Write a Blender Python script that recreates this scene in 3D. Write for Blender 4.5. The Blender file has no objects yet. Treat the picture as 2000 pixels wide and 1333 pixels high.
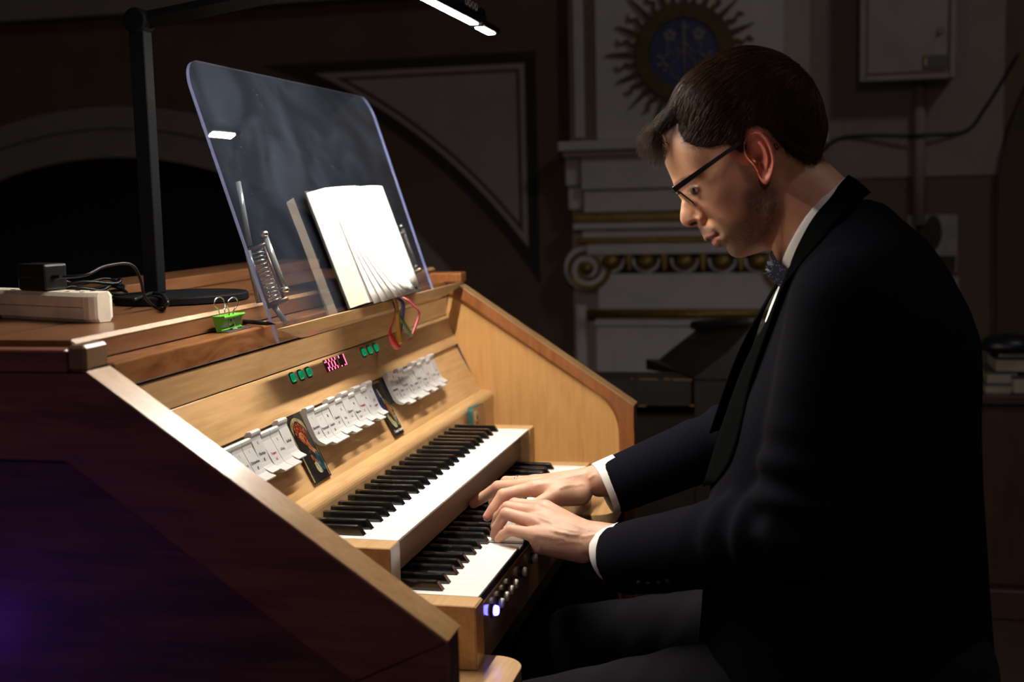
import bpy, bmesh, math, random
import numpy as np
from mathutils import Vector, Matrix
from mathutils.bvhtree import BVHTree

SC = bpy.context.scene
COL = SC.collection
random.seed(7)
RNG = np.random.default_rng(7)
PI = math.pi
FZ = 820.0          # working millimetres are measured from the upper keyboard; the floor lies 820 mm below

# ------------------------------------------------------------------ camera
AZ, PITCH, ROLL = 0.23651015236186976, 0.11451180065508551, -0.024842036209978297
CAMP = np.array([-1474.622, -575.858, 423.404])
FPX = 2400.525
def cam_axes():
    d = np.array([math.cos(AZ)*math.cos(PITCH), math.sin(AZ)*math.cos(PITCH), -math.sin(PITCH)])
    r = np.cross(d, [0, 0, 1.]); r /= np.linalg.norm(r); u = np.cross(r, d)
    c, s = math.cos(ROLL), math.sin(ROLL)
    return c*r+s*u, c*u-s*r, d
CR, CU, CD = cam_axes()
def ray(x, y): return CR*(x-1000)/FPX - CU*(y-666.5)/FPX + CD
def onX(x, y, X): d = ray(x, y); return CAMP+d*(X-CAMP[0])/d[0]
def onY(x, y, Y): d = ray(x, y); return CAMP+d*(Y-CAMP[1])/d[1]
def onZ(x, y, Z): d = ray(x, y); return CAMP+d*(Z-CAMP[2])/d[2]
def M(p): return (p[0]/1000., p[1]/1000., (p[2]+FZ)/1000.)

cam = bpy.data.cameras.new('camera'); cam_o = bpy.data.objects.new('camera', cam); COL.objects.link(cam_o)
mw = Matrix(((CR[0], CU[0], -CD[0], 0), (CR[1], CU[1], -CD[1], 0), (CR[2], CU[2], -CD[2], 0), (0, 0, 0, 1)))
mw.translation = Vector(M(CAMP)); cam_o.matrix_world = mw
cam.sensor_width = 36; cam.lens = FPX/2000*36; cam.clip_start = .05; cam.clip_end = 60
cam.dof.use_dof = True; cam.dof.focus_distance = 1.80; cam.dof.aperture_fstop = 4.0
SC.camera = cam_o

# ------------------------------------------------------------------ light and exposure
SC.view_settings.view_transform = 'Standard'; SC.view_settings.look = 'None'
SC.view_settings.exposure = 0.0; SC.view_settings.gamma = 1.0; SC.view_settings.use_curve_mapping = False
SC.cycles.use_denoising = True
SC.cycles.max_bounces = 8
w = bpy.data.worlds.new('dim_church'); SC.world = w; w.use_nodes = True
w.node_tree.nodes['Background'].inputs[0].default_value = (.70, .62, .60, 1)
w.node_tree.nodes['Background'].inputs[1].default_value = .018
LED_STRENGTH = 430.
LED_COLOR = (1., .93, .82, 1)
def area(name, loc, target, size, power, color):
    l = bpy.data.lights.new(name, 'AREA'); l.size = size; l.energy = power; l.color = color
    o = bpy.data.objects.new(name, l); COL.objects.link(o); o.location = loc
    o.rotation_euler = (Vector(target)-Vector(loc)).to_track_quat('-Z', 'Y').to_euler()
    return o
area('ceiling_lamp', (.2, -3.2, 4.6), (3.2, .2, 1.2), .5, 20, (.95, .92, .95))
area('left_fill', (-4.6, -1.2, 3.0), (-.3, .1, .7), .4, 15, (1, .72, .66))  # added warm fill for the near side panel, no lamp known there
area('blue_mood_lamp', (-1.35, 1.15, .35), (-.3, .2, .75), .12, .55, (.24, .05, 1))

# ------------------------------------------------------------------ materials
def nt(name):
    m = bpy.data.materials.new(name); m.use_nodes = True
    return m, m.node_tree, m.node_tree.nodes['Principled BSDF']
def lin(c):
    return tuple(((v/255.)/12.92 if v/255. <= .04045 else ((v/255.+.055)/1.055)**2.4) for v in c)
def mat(name, col, rough=.5, metal=0., spec=.5, coat=0., emit=None, es=0., bump=0., bscale=400., var=0., vscale=30., sss=0.):
    m, t, b = nt(name)
    b.inputs['Base Color'].default_value = (*col, 1); b.inputs['Roughness'].default_value = rough
    b.inputs['Metallic'].default_value = metal; b.inputs['Specular IOR Level'].default_value = spec
    b.inputs['Coat Weight'].default_value = coat; b.inputs['Coat Roughness'].default_value = .08
    if emit: b.inputs['Emission Color'].default_value = (*emit, 1); b.inputs['Emission Strength'].default_value = es
    if sss: b.inputs['Subsurface Weight'].default_value = sss; b.inputs['Subsurface Radius'].default_value = (.004, .003, .002); b.inputs['Subsurface Scale'].default_value = 1.
    if bump or var:
        tc = t.nodes.new('ShaderNodeTexCoord')
    if bump:
        n = t.nodes.new('ShaderNodeTexNoise'); n.inputs['Scale'].default_value = bscale; n.inputs['Detail'].default_value = 4
        t.links.new(tc.outputs['Object'], n.inputs['Vector'])
        bp = t.nodes.new('ShaderNodeBump'); bp.inputs['Strength'].default_value = bump; bp.inputs['Distance'].default_value = .002
        t.links.new(n.outputs['Fac'], bp.inputs['Height']); t.links.new(bp.outputs['Normal'], b.inputs['Normal'])
    if var:
        n = t.nodes.new('ShaderNodeTexNoise'); n.inputs['Scale'].default_value = vscale; n.inputs['Detail'].default_value = 5
        t.links.new(tc.outputs['Object'], n.inputs['Vector'])
        r = t.nodes.new('ShaderNodeValToRGB'); r.color_ramp.elements[0].position = .3; r.color_ramp.elements[1].position = .72
        r.color_ramp.elements[0].color = (*[c*(1-var) for c in col], 1); r.color_ramp.elements[1].color = (*[min(1, c*(1+var*.5)) for c in col], 1)
        t.links.new(n.outputs['Fac'], r.inputs['Fac']); t.links.new(r.outputs['Color'], b.inputs['Base Color'])
    return m
def wood(name, c0, c1, c2, axis='X', fine=150., rough=.35, coat=.25, figure=0.):
    """wood with the grain along one axis: stretched noise in three tones, pores and a light bump"""
    m, t, b = nt(name)
    tc = t.nodes.new('ShaderNodeTexCoord'); mp = t.nodes.new('ShaderNodeMapping')
    s = {'X': (.06, 1, 1), 'Y': (1, .06, 1), 'Z': (1, 1, .06)}[axis]
    mp.inputs['Scale'].default_value = [v*fine for v in s]
    t.links.new(tc.outputs['Object'], mp.inputs['Vector'])
    n = t.nodes.new('ShaderNodeTexNoise'); n.inputs['Scale'].default_value = 1.; n.inputs['Detail'].default_value = 6; n.inputs['Roughness'].default_value = .6
    n.inputs['Distortion'].default_value = .6
    t.links.new(mp.outputs['Vector'], n.inputs['Vector'])
    mp2 = t.nodes.new('ShaderNodeMapping'); mp2.inputs['Scale'].default_value = [v*(14+fine*.05) for v in {'X': (.25, 1, 1), 'Y': (1, .25, 1), 'Z': (1, 1, .25)}[axis]]
    t.links.new(tc.outputs['Object'], mp2.inputs['Vector'])
    n2 = t.nodes.new('ShaderNodeTexNoise'); n2.inputs['Scale'].default_value = 1.; n2.inputs['Detail'].default_value = 3; n2.inputs['Distortion'].default_value = 1.5+figure*3
    t.links.new(mp2.outputs['Vector'], n2.inputs['Vector'])
    mx = t.nodes.new('ShaderNodeMath'); mx.operation = 'MULTIPLY_ADD'; mx.inputs[1].default_value = .45+.5*figure
    ad = t.nodes.new('ShaderNodeMath'); ad.operation = 'MULTIPLY'; ad.inputs[1].default_value = .55-.3*figure
    t.links.new(n.outputs['Fac'], ad.inputs[0]); t.links.new(n2.outputs['Fac'], mx.inputs[0]); t.links.new(ad.outputs[0], mx.inputs[2])
    r = t.nodes.new('ShaderNodeValToRGB'); e = r.color_ramp.elements
    e[0].position = .34; e[0].color = (*c0, 1); e[1].position = .66; e[1].color = (*c2, 1)
    k = e.new(.5); k.color = (*c1, 1)
    t.links.new(mx.outputs[0], r.inputs['Fac']); t.links.new(r.outputs['Color'], b.inputs['Base Color'])
    b.inputs['Roughness'].default_value = rough; b.inputs['Coat Weight'].default_value = coat; b.inputs['Coat Roughness'].default_value = .15
    bp = t.nodes.new('ShaderNodeBump'); bp.inputs['Strength'].default_value = .12; bp.inputs['Distance'].default_value = .001
    t.links.new(n.outputs['Fac'], bp.inputs['Height']); t.links.new(bp.outputs['Normal'], b.inputs['Normal'])
    return m

OAK = wood('light_oak', (.40, .228, .095), (.50, .30, .132), (.58, .365, .172), 'X')
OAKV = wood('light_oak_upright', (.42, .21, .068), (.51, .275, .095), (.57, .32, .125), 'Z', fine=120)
OAKE = wood('oak_end', (.36, .16, .05), (.42, .20, .066), (.47, .235, .085), 'Y', fine=130)
RAIL = wood('stained_rail', (.17, .058, .016), (.24, .085, .024), (.30, .115, .036), 'Z', fine=160)
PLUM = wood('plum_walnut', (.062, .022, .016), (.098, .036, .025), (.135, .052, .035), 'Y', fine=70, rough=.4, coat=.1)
CAPW = wood('pale_cap', (.26, .135, .05), (.34, .19, .078), (.42, .25, .115), 'Y', fine=120, rough=.34, coat=.25)  # paler wood for the panel tops and the lid's front edge
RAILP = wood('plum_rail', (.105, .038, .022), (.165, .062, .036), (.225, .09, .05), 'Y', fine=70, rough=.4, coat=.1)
LIDW = wood('lid_wood', (.12, .045, .016), (.165, .066, .025), (.21, .092, .038), 'X', fine=110, rough=.32, coat=.4)
FIGW = wood('figured_wood', (.075, .022, .008), (.16, .055, .018), (.24, .10, .034), 'X', fine=80, rough=.3, coat=.4, figure=.8)
KEYB = wood('key_lever_wood', (.10, .043, .018), (.14, .062, .028), (.18, .085, .040), 'X', fine=90, rough=.5, coat=.05)
APRW = wood('apron_wood', (.26, .115, .042), (.34, .16, .062), (.42, .21, .085), 'X', fine=70, rough=.14, coat=.8)
DARKW = wood('dark_old_wood', (.006, .0035, .003), (.009, .0055, .004), (.014, .008, .006), 'Y', fine=40, rough=.5)
REDW = wood('dark_red_wood', (.022, .008, .004), (.034, .012, .006), (.05, .019, .009), 'Z', fine=40, rough=.45)
IVORY = mat('white_key_plastic', (.86, .83, .78), .22, coat=.2)
EBONY = mat('black_key_plastic', (.006, .006, .006), .14, coat=.5)
CASE_BLACK = mat('inner_black', (.006, .006, .007), .6)
TABW = mat('milky_tab_plastic', (.45, .44, .43), .3, sss=.2)
INK = mat('dark_ink', (.02, .02, .05), .6)
REDINK = mat('red_ink', (.30, .02, .05), .6)
GREENB = mat('green_lit_plastic', (.01, .46, .20), .15, coat=.6, emit=(.0, .55, .22), es=.25)
LEDRED = mat('red_led', (.5, .02, .04), .4, emit=(1, .10, .20), es=9.)
METAL = mat('bright_metal', (.62, .60, .56), .22, 1.)
BRONZE = mat('brown_metal', (.20, .12, .085), .35, .8)
CLEARBAR = mat('satin_clear_plastic', (.13, .135, .13), .2, spec=.7, coat=.6)
BLACKP = mat('black_plastic', (.005, .005, .006), .4, spec=.35)
BLACKM = mat('black_powder_coat', (.0035, .0035, .004), .7, spec=.1, bump=.05, bscale=900)
PAPER = mat('white_paper', (.86, .84, .78), .7)
PAGEEDGE = mat('cream_page_edge', (.78, .68, .52), .8, bump=.3, bscale=700, var=.12, vscale=500)
COVER = mat('dark_navy_cover', (.010, .011, .016), .45)
OFFWHITE = mat('dirty_white_plastic', (.76, .68, .55), .4, var=.22, vscale=28)
GREENC = mat('lime_green_clip', (.10, .42, .03), .35)
TEAL = mat('teal_case', (.02, .105, .10), .4)
BROWNC = mat('tan_case_back', (.36, .19, .075), .45)
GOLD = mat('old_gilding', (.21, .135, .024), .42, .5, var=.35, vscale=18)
PLASTER = mat('grey_white_plaster', (.46, .44, .42), .8, var=.08, vscale=9, bump=.15, bscale=90)
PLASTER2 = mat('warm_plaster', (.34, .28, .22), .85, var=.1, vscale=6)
BROWNWALL = mat('brown_wall_paint', (.105, .064, .036), .9, var=.15, vscale=4)
DKBROWN = mat('dark_brown_line', (.022, .016, .010), .9)
REDLINE = mat('red_brown_line', (.085, .030, .026), .9)
MAUVE = mat('mauve_wall_paint', (.27, .225, .205), .9, var=.12, vscale=5)
GREYWALL = mat('grey_wall_paint', (.21, .18, .15), .9, var=.12, vscale=4)
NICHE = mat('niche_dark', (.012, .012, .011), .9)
BOXM = mat('grey_steel_box', (.23, .21, .19), .5, .2, var=.15, vscale=8)
FLOORM = wood('floor_boards', (.02, .011, .006), (.03, .017, .009), (.04, .022, .012), 'Y', fine=30, rough=.5)

# ------------------------------------------------------------------ object helpers
ORG = {}
def empty(name, loc, label, cat, group=None):
    o = bpy.data.objects.new(name, None); COL.objects.link(o); o.empty_display_size = .05
    o.location = loc; ORG[o.name] = Vector(loc)
    tag(o, label, cat, group)
    return o
def tag(o, label=None, cat=None, group=None, kind=None):
    if label: o['label'] = label
    if cat: o['category'] = cat
    if group: o['group'] = group
    if kind: o['kind'] = kind
    return o
def obj(name, vf, mats, parent=None, smooth=False, label=None, kind=None, origin=None):
    """vf = (vertices in working mm, faces) or a bmesh in mm; becomes one mesh object in metres"""
    me = bpy.data.meshes.new(name)
    if isinstance(vf, tuple):
        me.from_pydata([M(v) for v in vf[0]], [], [list(map(int, f)) for f in vf[1]])
        if len(vf) > 2: me.polygons.foreach_set('material_index', vf[2])
    else:
        for v in vf.verts: v.co = M(v.co)
        vf.to_mesh(me); vf.free()
    for m in (mats if isinstance(mats, (list, tuple)) else [mats]): me.materials.append(m)
    if smooth:
        me.polygons.foreach_set('use_smooth', [True]*len(me.polygons))
    if me.validate(): print('fixed mesh', name)
    me.update()
    o = bpy.data.objects.new(name, me); COL.objects.link(o)
    base = ORG[parent.name] if parent is not None else Vector((0, 0, 0))
    org = Vector(M(origin)) if origin is not None else base
    if origin is None and parent is None:
        co = np.array([v.co[:] for v in me.vertices]); lo, hi = co.min(0), co.max(0)
        org = Vector(((lo[0]+hi[0])/2, (lo[1]+hi[1])/2, lo[2]))
    me.transform(Matrix.Translation(-org)); o.location = org-base; ORG[o.name] = org
    if parent is not None: o.parent = parent
    if label: o['label'] = label
    if kind: o['kind'] = kind
    return o
def box(x0, y0, z0, x1, y1, z1, bev=0., seg=1):
    bm = bmesh.new(); bmesh.ops.create_cube(bm, size=1)
    for v in bm.verts: v.co = ((x0+x1)/2+v.co.x*(x1-x0), (y0+y1)/2+v.co.y*(y1-y0), (z0+z1)/2+v.co.z*(z1-z0))
    if bev: bmesh.ops.bevel(bm, geom=bm.edges[:], offset=bev, segments=seg, affect='EDGES', profile=.5, clamp_overlap=True)
    return bm
def prism(poly, x0, x1, bev=0.):
    """polygon of (y, z) extruded along x"""
    bm = bmesh.new(); n = len(poly)
    a = [bm.verts.new((x0, p[0], p[1])) for p in poly]; b = [bm.verts.new((x1, p[0], p[1])) for p in poly]
    bm.faces.new(a); bm.faces.new(b[::-1])
    for i in range(n): bm.faces.new((a[i], b[i], b[(i+1) % n], a[(i+1) % n]))
    bmesh.ops.recalc_face_normals(bm, faces=bm.faces[:])
    if bev: bmesh.ops.bevel(bm, geom=bm.edges[:], offset=bev, segments=2, affect='EDGES', profile=.5, clamp_overlap=True)
    return bm
def prism_z(poly, z0, z1, bev=0.):
    bm = bmesh.new(); n = len(poly)
    a = [bm.verts.new((p[0], p[1], z0)) for p in poly]; b = [bm.verts.new((p[0], p[1], z1)) for p in poly]
    bm.faces.new(a); bm.faces.new(b[::-1])
    for i in range(n): bm.faces.new((a[i], b[i], b[(i+1) % n], a[(i+1) % n]))
    bmesh.ops.recalc_face_normals(bm, faces=bm.faces[:])
    if bev: bmesh.ops.bevel(bm, geom=bm.edges[:], offset=bev, segments=2, affect='EDGES', profile=.5, clamp_overlap=True)
    return bm
def frames(P):
    P = np.array(P, float); T = np.gradient(P, axis=0); T /= np.linalg.norm(T, axis=1)[:, None]+1e-12
    ref = np.array([0, 0, 1.]) if abs(T[0][2]) < .9 else np.array([1., 0, 0])
    n = np.cross(T[0], ref); n /= np.linalg.norm(n); N = [n]
    for t in T[1:]:
        n = N[-1]-t*np.dot(N[-1], t); n /= np.linalg.norm(n)+1e-12; N.append(n)
    N = np.array(N); return P, T, N, np.cross(T, N)
def tube(P, r, k=10, cap=True):
    P, T, N, B = frames(P); r = np.broadcast_to(np.array(r, float), (len(P),))
    a = np.arange(k)*2*PI/k
    V = (P[:, None]+(np.cos(a)[None, :, None]*N[:, None]+np.sin(a)[None, :, None]*B[:, None])*r[:, None, None]).reshape(-1, 3)
    F = []
    for i in range(len(P)-1):
        for j in range(k): F.append((i*k+j, i*k+(j+1) % k, (i+1)*k+(j+1) % k, (i+1)*k+j))
    if cap: F.append(tuple(range(k))[::-1]); F.append(tuple(range((len(P)-1)*k, len(P)*k)))
    return V.tolist(), F
def merge(*parts):
    V, F, Mi = [], [], []
    for p in parts:
        o = len(V); V += [tuple(v) for v in p[0]]; F += [tuple(i+o for i in f) for f in p[1]]; Mi += list(p[2]) if len(p) > 2 else [0]*len(p[1])
    return V, F, Mi
def boxvf(x0, y0, z0, x1, y1, z1, mi=0):
    V = [(x, y, z) for x in (x0, x1) for y in (y0, y1) for z in (z0, z1)]
    F = [(0, 1, 3, 2), (4, 6, 7, 5), (0, 4, 5, 1), (2, 3, 7, 6), (0, 2, 6, 4), (1, 5, 7, 3)]
    return V, F, [mi]*6
def loft(secs, closed=True, cap=True):
    k = len(secs[0]); V = [tuple(p) for s in secs for p in s]; F = []
    for i in range(len(secs)-1):
        for j in range(k if closed else k-1): F.append((i*k+j, i*k+(j+1) % k, (i+1)*k+(j+1) % k, (i+1)*k+j))
    if cap: F.append(tuple(range(k))[::-1]); F.append(tuple(range((len(secs)-1)*k, len(secs)*k)))
    return V, F
def spline(P, n=40):
    P = np.array(P, float); m = len(P); t = np.linspace(0, m-1, n); out = []
    Q = np.vstack([2*P[0]-P[1], P, 2*P[-1]-P[-2]])
    for u in t:
        i = min(int(u), m-2); s = u-i; a, b, c, d = Q[i], Q[i+1], Q[i+2], Q[i+3]
        out.append(.5*((2*b)+(c-a)*s+(2*a-5*b+4*c-d)*s*s+(3*b-a-3*c+d)*s**3))
    return np.array(out)
def fixn(o):
    bm = bmesh.new(); bm.from_mesh(o.data); bmesh.ops.recalc_face_normals(bm, faces=bm.faces[:]); bm.to_mesh(o.data); bm.free(); return o
def cyl(c, axis, r0, r1, h, k=24, bev=0.):
    """disc or peg starting at c and running h along axis"""
    ax = np.array(axis, float); ax /= np.linalg.norm(ax); c = np.array(c, float)
    if bev: pts = [c, c+ax*1e-3, c+ax*bev, c+ax*(h-bev), c+ax*h]; rr = [r0-bev, r0-bev, r0, r1, r1-bev]; pts, rr = [c, c+ax*bev, c+ax*(h-bev), c+ax*h], [r0-bev, r0, r1, r1-bev]
    else: pts, rr = [c, c+ax*h], [r0, r1]
    ref = np.array([0, 0, 1.]) if abs(ax[2]) < .9 else np.array([1., 0, 0])
    n = np.cross(ax, ref); n /= np.linalg.norm(n); b = np.cross(ax, n); a = np.arange(k)*2*PI/k
    secs = [[p+(n*math.cos(t)+b*math.sin(t))*r for t in a] for p, r in zip(pts, rr)]
    return loft(secs)
def ellipsoid(c, r, nu=16, nv=10):
    V, F = [], []
    for i in range(nv+1):
        p = -PI/2+PI*i/nv
        for j in range(nu):
            a = 2*PI*j/nu; V.append((c[0]+r[0]*math.cos(p)*math.cos(a), c[1]+r[1]*math.cos(p)*math.sin(a), c[2]+r[2]*math.sin(p)))
    for i in range(nv):
        for j in range(nu): F.append((i*nu+j, i*nu+(j+1) % nu, (i+1)*nu+(j+1) % nu, (i+1)*nu+j))
    return V, F
def text(name, s, size, mtx, m, parent, ext=.00008):
    c = bpy.data.curves.new(name, 'FONT'); c.body = s; c.size = size; c.align_x = 'CENTER'; c.align_y = 'CENTER'; c.resolution_u = 2; c.offset = size*.018
    t = bpy.data.objects.new(name+'_curve', c); COL.objects.link(t)
    me = bpy.data.meshes.new_from_object(t.evaluated_get(bpy.context.evaluated_depsgraph_get()))
    bpy.data.objects.remove(t); bpy.data.curves.remove(c)
    me.materials.clear(); me.materials.append(m); o = bpy.data.objects.new(name, me); COL.objects.link(o)
    o.parent = parent; mm = mtx.copy(); mm.translation = mm.translation-ORG[parent.name]; o.matrix_local = mm
    return o
def axes_m(o, x, y, z):
    m = Matrix.Identity(4)
    for i, a in enumerate((x, y, z)):
        for j in range(3): m[j][i] = a[j]
    m.translation = Vector(M(o)); return m

# ================================================================== the setting
WX = 3700.
def W(px, py, off=0.): return onX(px, py, WX-off)
def plate(poly, off0, off1):
    """outline in (y, z) on the back wall, standing from off0 to off1 in front of it"""
    return prism(poly, WX-off1, WX-off0)
def struct(name, vf, m, smooth=False, parent=None, label=None):
    o = obj(name, vf, m, parent, smooth, label)
    if parent is None: o['kind'] = 'structure'
    return o
def wrect(x0, y0, x1, y1, off=0.):
    a, b = W(x0, (y0+y1)/2, off), W(x1, (y0+y1)/2, off); t, c = W((x0+x1)/2, y0, off), W((x0+x1)/2, y1, off)
    return b[1], c[2], a[1], t[2]                      # ymin, zmin, ymax, zmax
def wbox(name, x0, y0, x1, y1, o0, o1, m, parent, bev=0., label=None):
    ya, za, yb, zb = wrect(x0, y0, x1, y1, o1)
    return obj(name, box(WX-o1, ya, za, WX-o0, yb, zb, bev), m, parent, label=label)
# floor
struct('floor', box(-4200, -4200, -FZ-60, 4300, 4200, -FZ), FLOORM)
# back wall with an arched opening
AC = W(260, 1083); ACY, ACZ = AC[1], AC[2]
RO = W(260, 207)[2]-ACZ; RI = W(260, 306)[2]-ACZ
wl, wr, wt = 4200., -4200., 2700.
zb = -FZ
a0 = math.asin((zb-ACZ)/RI)
arc = [(ACY+RI*math.cos(a), ACZ+RI*math.sin(a)) for a in np.linspace(PI-a0, a0, 49)]
poly = [(wr, zb)]+arc+[(wl, zb), (wl, wt), (wr, wt)]
struct('wall_back', plate(poly, -400, 0), BROWNWALL)
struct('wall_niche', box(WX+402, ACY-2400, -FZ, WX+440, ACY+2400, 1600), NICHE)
a1 = math.asin((zb-ACZ)/RO)
def ring(r0, r1, aa, ab, o0, o1, n=48):
    out = [(ACY+r1*math.cos(a), ACZ+r1*math.sin(a)) for a in np.linspace(aa, ab, n)]
    inn = [(ACY+r0*math.cos(a), ACZ+r0*math.sin(a)) for a in np.linspace(ab, aa, n)]
    return plate(out+inn, o0, o1)
RM = RO-(RO-RI)*.42
struct('trim_1', ring(RM, RO, a1, PI-a1, 0, 26), GREYWALL)
struct('trim_2', ring(RI, RM-4, a1, PI-a1, 0, 14), GREYWALL)
# painted corner panels beside the arch, mirrored about its axis
RP = W(1055, 532); RPN = math.hypot(RP[1]-ACY, RP[2]-ACZ)
def spandrel(inset, side):
    r = RPN*.989+inset; zt = W(780, 114)[2]-inset; yr = W(1050, 300)[1]+inset
    pts = []
    y = yr; z = ACZ+math.sqrt(max(0, r*r-(y-ACY)**2)); aa = math.atan2(z-ACZ, y-ACY)
    ab = PI-math.asin(min(1, (zt-ACZ)/r))
    for a in np.linspace(aa, ab, 30): pts.append((ACY+r*math.cos(a), ACZ+r*math.sin(a)))
    pts.append((yr, zt))
    if side < 0: pts = [(2*ACY-p[0], p[1]) for p in pts][::-1]
    return pts
k = 3
for side in (1, -1):
    struct('trim_%d' % k, plate(spandrel(0, side), 0, 5), DKBROWN); k += 1
    struct('trim_%d' % k, plate(spandrel(48, side), 0, 8), MAUVE); k += 1
    struct('trim_%d' % k, plate(spandrel(70, side), 0, 10), REDLINE); k += 1
    struct('trim_%d' % k, plate(spandrel(84, side), 0, 12), MAUVE); k += 1
# pale cornice band along the top of the wall
zc = W(260, 32)[2]
struct('trim_%d' % k, box(WX-60, 900, zc, WX, 4200, zc+420, 0), GREYWALL); k += 1
struct('trim_%d' % k, box(WX-78, 900, zc+2, WX-61, 4200, zc+26, 4), GREYWALL); k += 1
# grey wall field on the right with its dado
za = W(1800, 345)[2]; yl = W(1578, 200)[1]
struct('trim_%d' % k, box(WX-8, W(1960, 200)[1], za, WX, yl, wt), GREYWALL); k += 1
struct('wall_right', plate([tuple(W(a, b)[1:]) for a, b in ((2120, 60), (2010, 150), (1978, 225), (1957, 290), (1946, 350), (1944, 430), (1944, 1000), (2120, 1000))], 9, 40), mat('doorway_brown', (.05, .035, .02), .9))  # dark brown plate for the curved doorway edge

# ---- pilaster with its gilded scroll capital
pil = empty('pilaster', M((WX, W(1340, 600)[1], -FZ)), 'grey plaster pilaster with a gilded scroll capital behind the man', 'pilaster')
pil['kind'] = 'structure'
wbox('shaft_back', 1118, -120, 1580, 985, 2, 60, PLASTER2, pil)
wbox('shaft_front', 1166, 604, 1556, 985, 62, 120, PLASTER, pil, 4)
wbox('shaft_edge', 1128, 596, 1148, 985, 61, 80, PLASTER, pil, 4)
wbox('upper_block', 1162, -120, 1530, 268, 62, 120, PLASTER, pil, 3)
wbox('upper_edge', 1119, -120, 1138, 270, 61, 80, PLASTER, pil, 3)
wbox('cornice', 1088, 268, 1618, 288, 62, 190, PLASTER, pil, 6)
wbox('cornice_step', 1098, 289, 1608, 300, 62, 165, PLASTER, pil, 6)
wbox('frieze', 1134, 301, 1570, 366, 62, 140, PLASTER, pil, 4)
wbox('frieze_side', 1104, 300, 1132, 364, 40, 110, PLASTER, pil, 4)
wbox('architrave', 1140, 367, 1562, 411, 62, 125, PLASTER, pil, 3)
wbox('architrave_side', 1110, 366, 1138, 410, 40, 95, PLASTER, pil, 3)
wbox('gold_band', 1117, 412, 1588, 431, 62, 150, GOLD, pil, 5, label='gilded band')
wbox('abacus', 1118, 432, 1586, 446, 62, 145, PLASTER, pil, 6)
wbox('abacus_step', 1136, 447, 1568, 463, 62, 128, PLASTER, pil, 5)
wbox('gold_fillet', 1126, 463, 1580, 473, 62, 150, GOLD, pil, 4, label='gilded fillet')
wbox('scroll_band', 1146, 474, 1556, 496, 62, 142, PLASTER, pil, 3)
wbox('necking', 1168, 534, 1550, 604, 62, 122, PLASTER, pil, 3)
for nm, (y0, y1, of) in dict(astragal=(606, 624, 150), astragal_fillet=(600, 605, 128)).items():
    if nm == 'astragal':
        a, b = W(1146, 614, 122), W(1566, 614, 122); r = 19
        obj(nm, tube([a, b], r, 14), GOLD, pil, True, 'gilded round moulding')
wbox('shaft_fillet', 1160, 628, 1560, 637, 62, 132, PLASTER, pil, 3)
for cx, s in ((1147, 1), (1540, -1)):
    c = W(cx, 524, 130)[1:]
    sc = abs(W(1148, 524)[1]-W(1147, 524)[1])
    obj('scroll_disc', cyl((WX-62, c[0], c[1]), (-1, 0, 0), 44*sc, 44*sc, 64, 40), PLASTER, pil)
    P = []; rr = []
    for t in np.linspace(0, 1, 90):
        a = PI/2+s*t*2*PI*1.9; r = (46-33*t)*sc
        P.append((WX-130+0*t, c[0]+r*math.cos(a), c[1]+r*math.sin(a))); rr.append((5.2-2.2*t)*sc)
    obj('scroll', tube(P, rr, 8), GOLD, pil, True, 'gilded spiral')
    obj('scroll_eye', ellipsoid((WX-130, c[0], c[1]), (30, 13*sc, 13*sc)), GOLD, pil, True, 'gilded eye')
for i, px in enumerate((1193, 1262, 1337, 1411, 1482)):
    c = W(px, 512, 120); sc = 2.07
    obj('egg', ellipsoid((WX-120, c[1], c[2]), (34, 19*sc, 17*sc)), GOLD, pil, True, 'gilded egg')
    P = [(WX-118, c[1]+26*sc*math.cos(a), c[2]+6*sc+26*sc*math.sin(a)) for a in np.linspace(-PI*1.02, .02*PI, 20)]
    obj('egg_surround', tube(P, 3.6*sc, 7), PLASTER, pil, True)
    d = W(px+37, 512, 120)
    obj('dart', prism([(d[1]-7*sc, d[2]+17*sc), (d[1]+7*sc, d[2]+17*sc), (d[1]+4*sc, d[2]-12*sc), (d[1], d[2]-19*sc), (d[1]-4*sc, d[2]-12*sc)], WX-140, WX-100, 3), GOLD, pil, label='gilded dart')
wbox('egg_ground', 1170, 497, 1540, 533, 62, 100, DKBROWN, pil)

# ---- sunburst emblem on the pilaster
sc = abs(W(1337, 104, 120)[1]-W(1336, 104, 120)[1])
sun_c = W(1336, 104, 124)
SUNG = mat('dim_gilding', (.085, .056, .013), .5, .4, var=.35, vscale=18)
sun = empty('sunburst_emblem', M(sun_c), 'gilded sunburst with blue medallion fixed high on the grey pilaster', 'emblem')
sx = sun_c[0]
def S(a, r): return (sun_c[1]+r*sc*math.cos(a), sun_c[2]+r*sc*math.sin(a))
for i in range(32):
    a = i*2*PI/32+.03
    if i % 2 == 0:
        L = 156 if i % 4 == 0 else 146
        poly = [S(a-.085, 84), S(a-.05, 104), S(a, L), S(a+.05, 104), S(a+.085, 84)]
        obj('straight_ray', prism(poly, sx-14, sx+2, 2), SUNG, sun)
    else:
        secs = []
        for t in np.linspace(0, 1, 14):
            r = 84+52*t; wv = .045*math.sin(t*4.2*PI)*(.4+t*.6); hw = .06*(1-t)**.7*84/r+.004
            y0, z0 = S(a+wv-hw, r); y1, z1 = S(a+wv+hw, r)
            secs.append([(sx-12, y0, z0), (sx-12, y1, z1), (sx+2, y1, z1), (sx+2, y0, z0)])
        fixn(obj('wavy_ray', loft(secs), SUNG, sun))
P = [(sx-14, *S(a, 80)) for a in np.linspace(0, 2*PI, 65)[:-1]]
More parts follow.
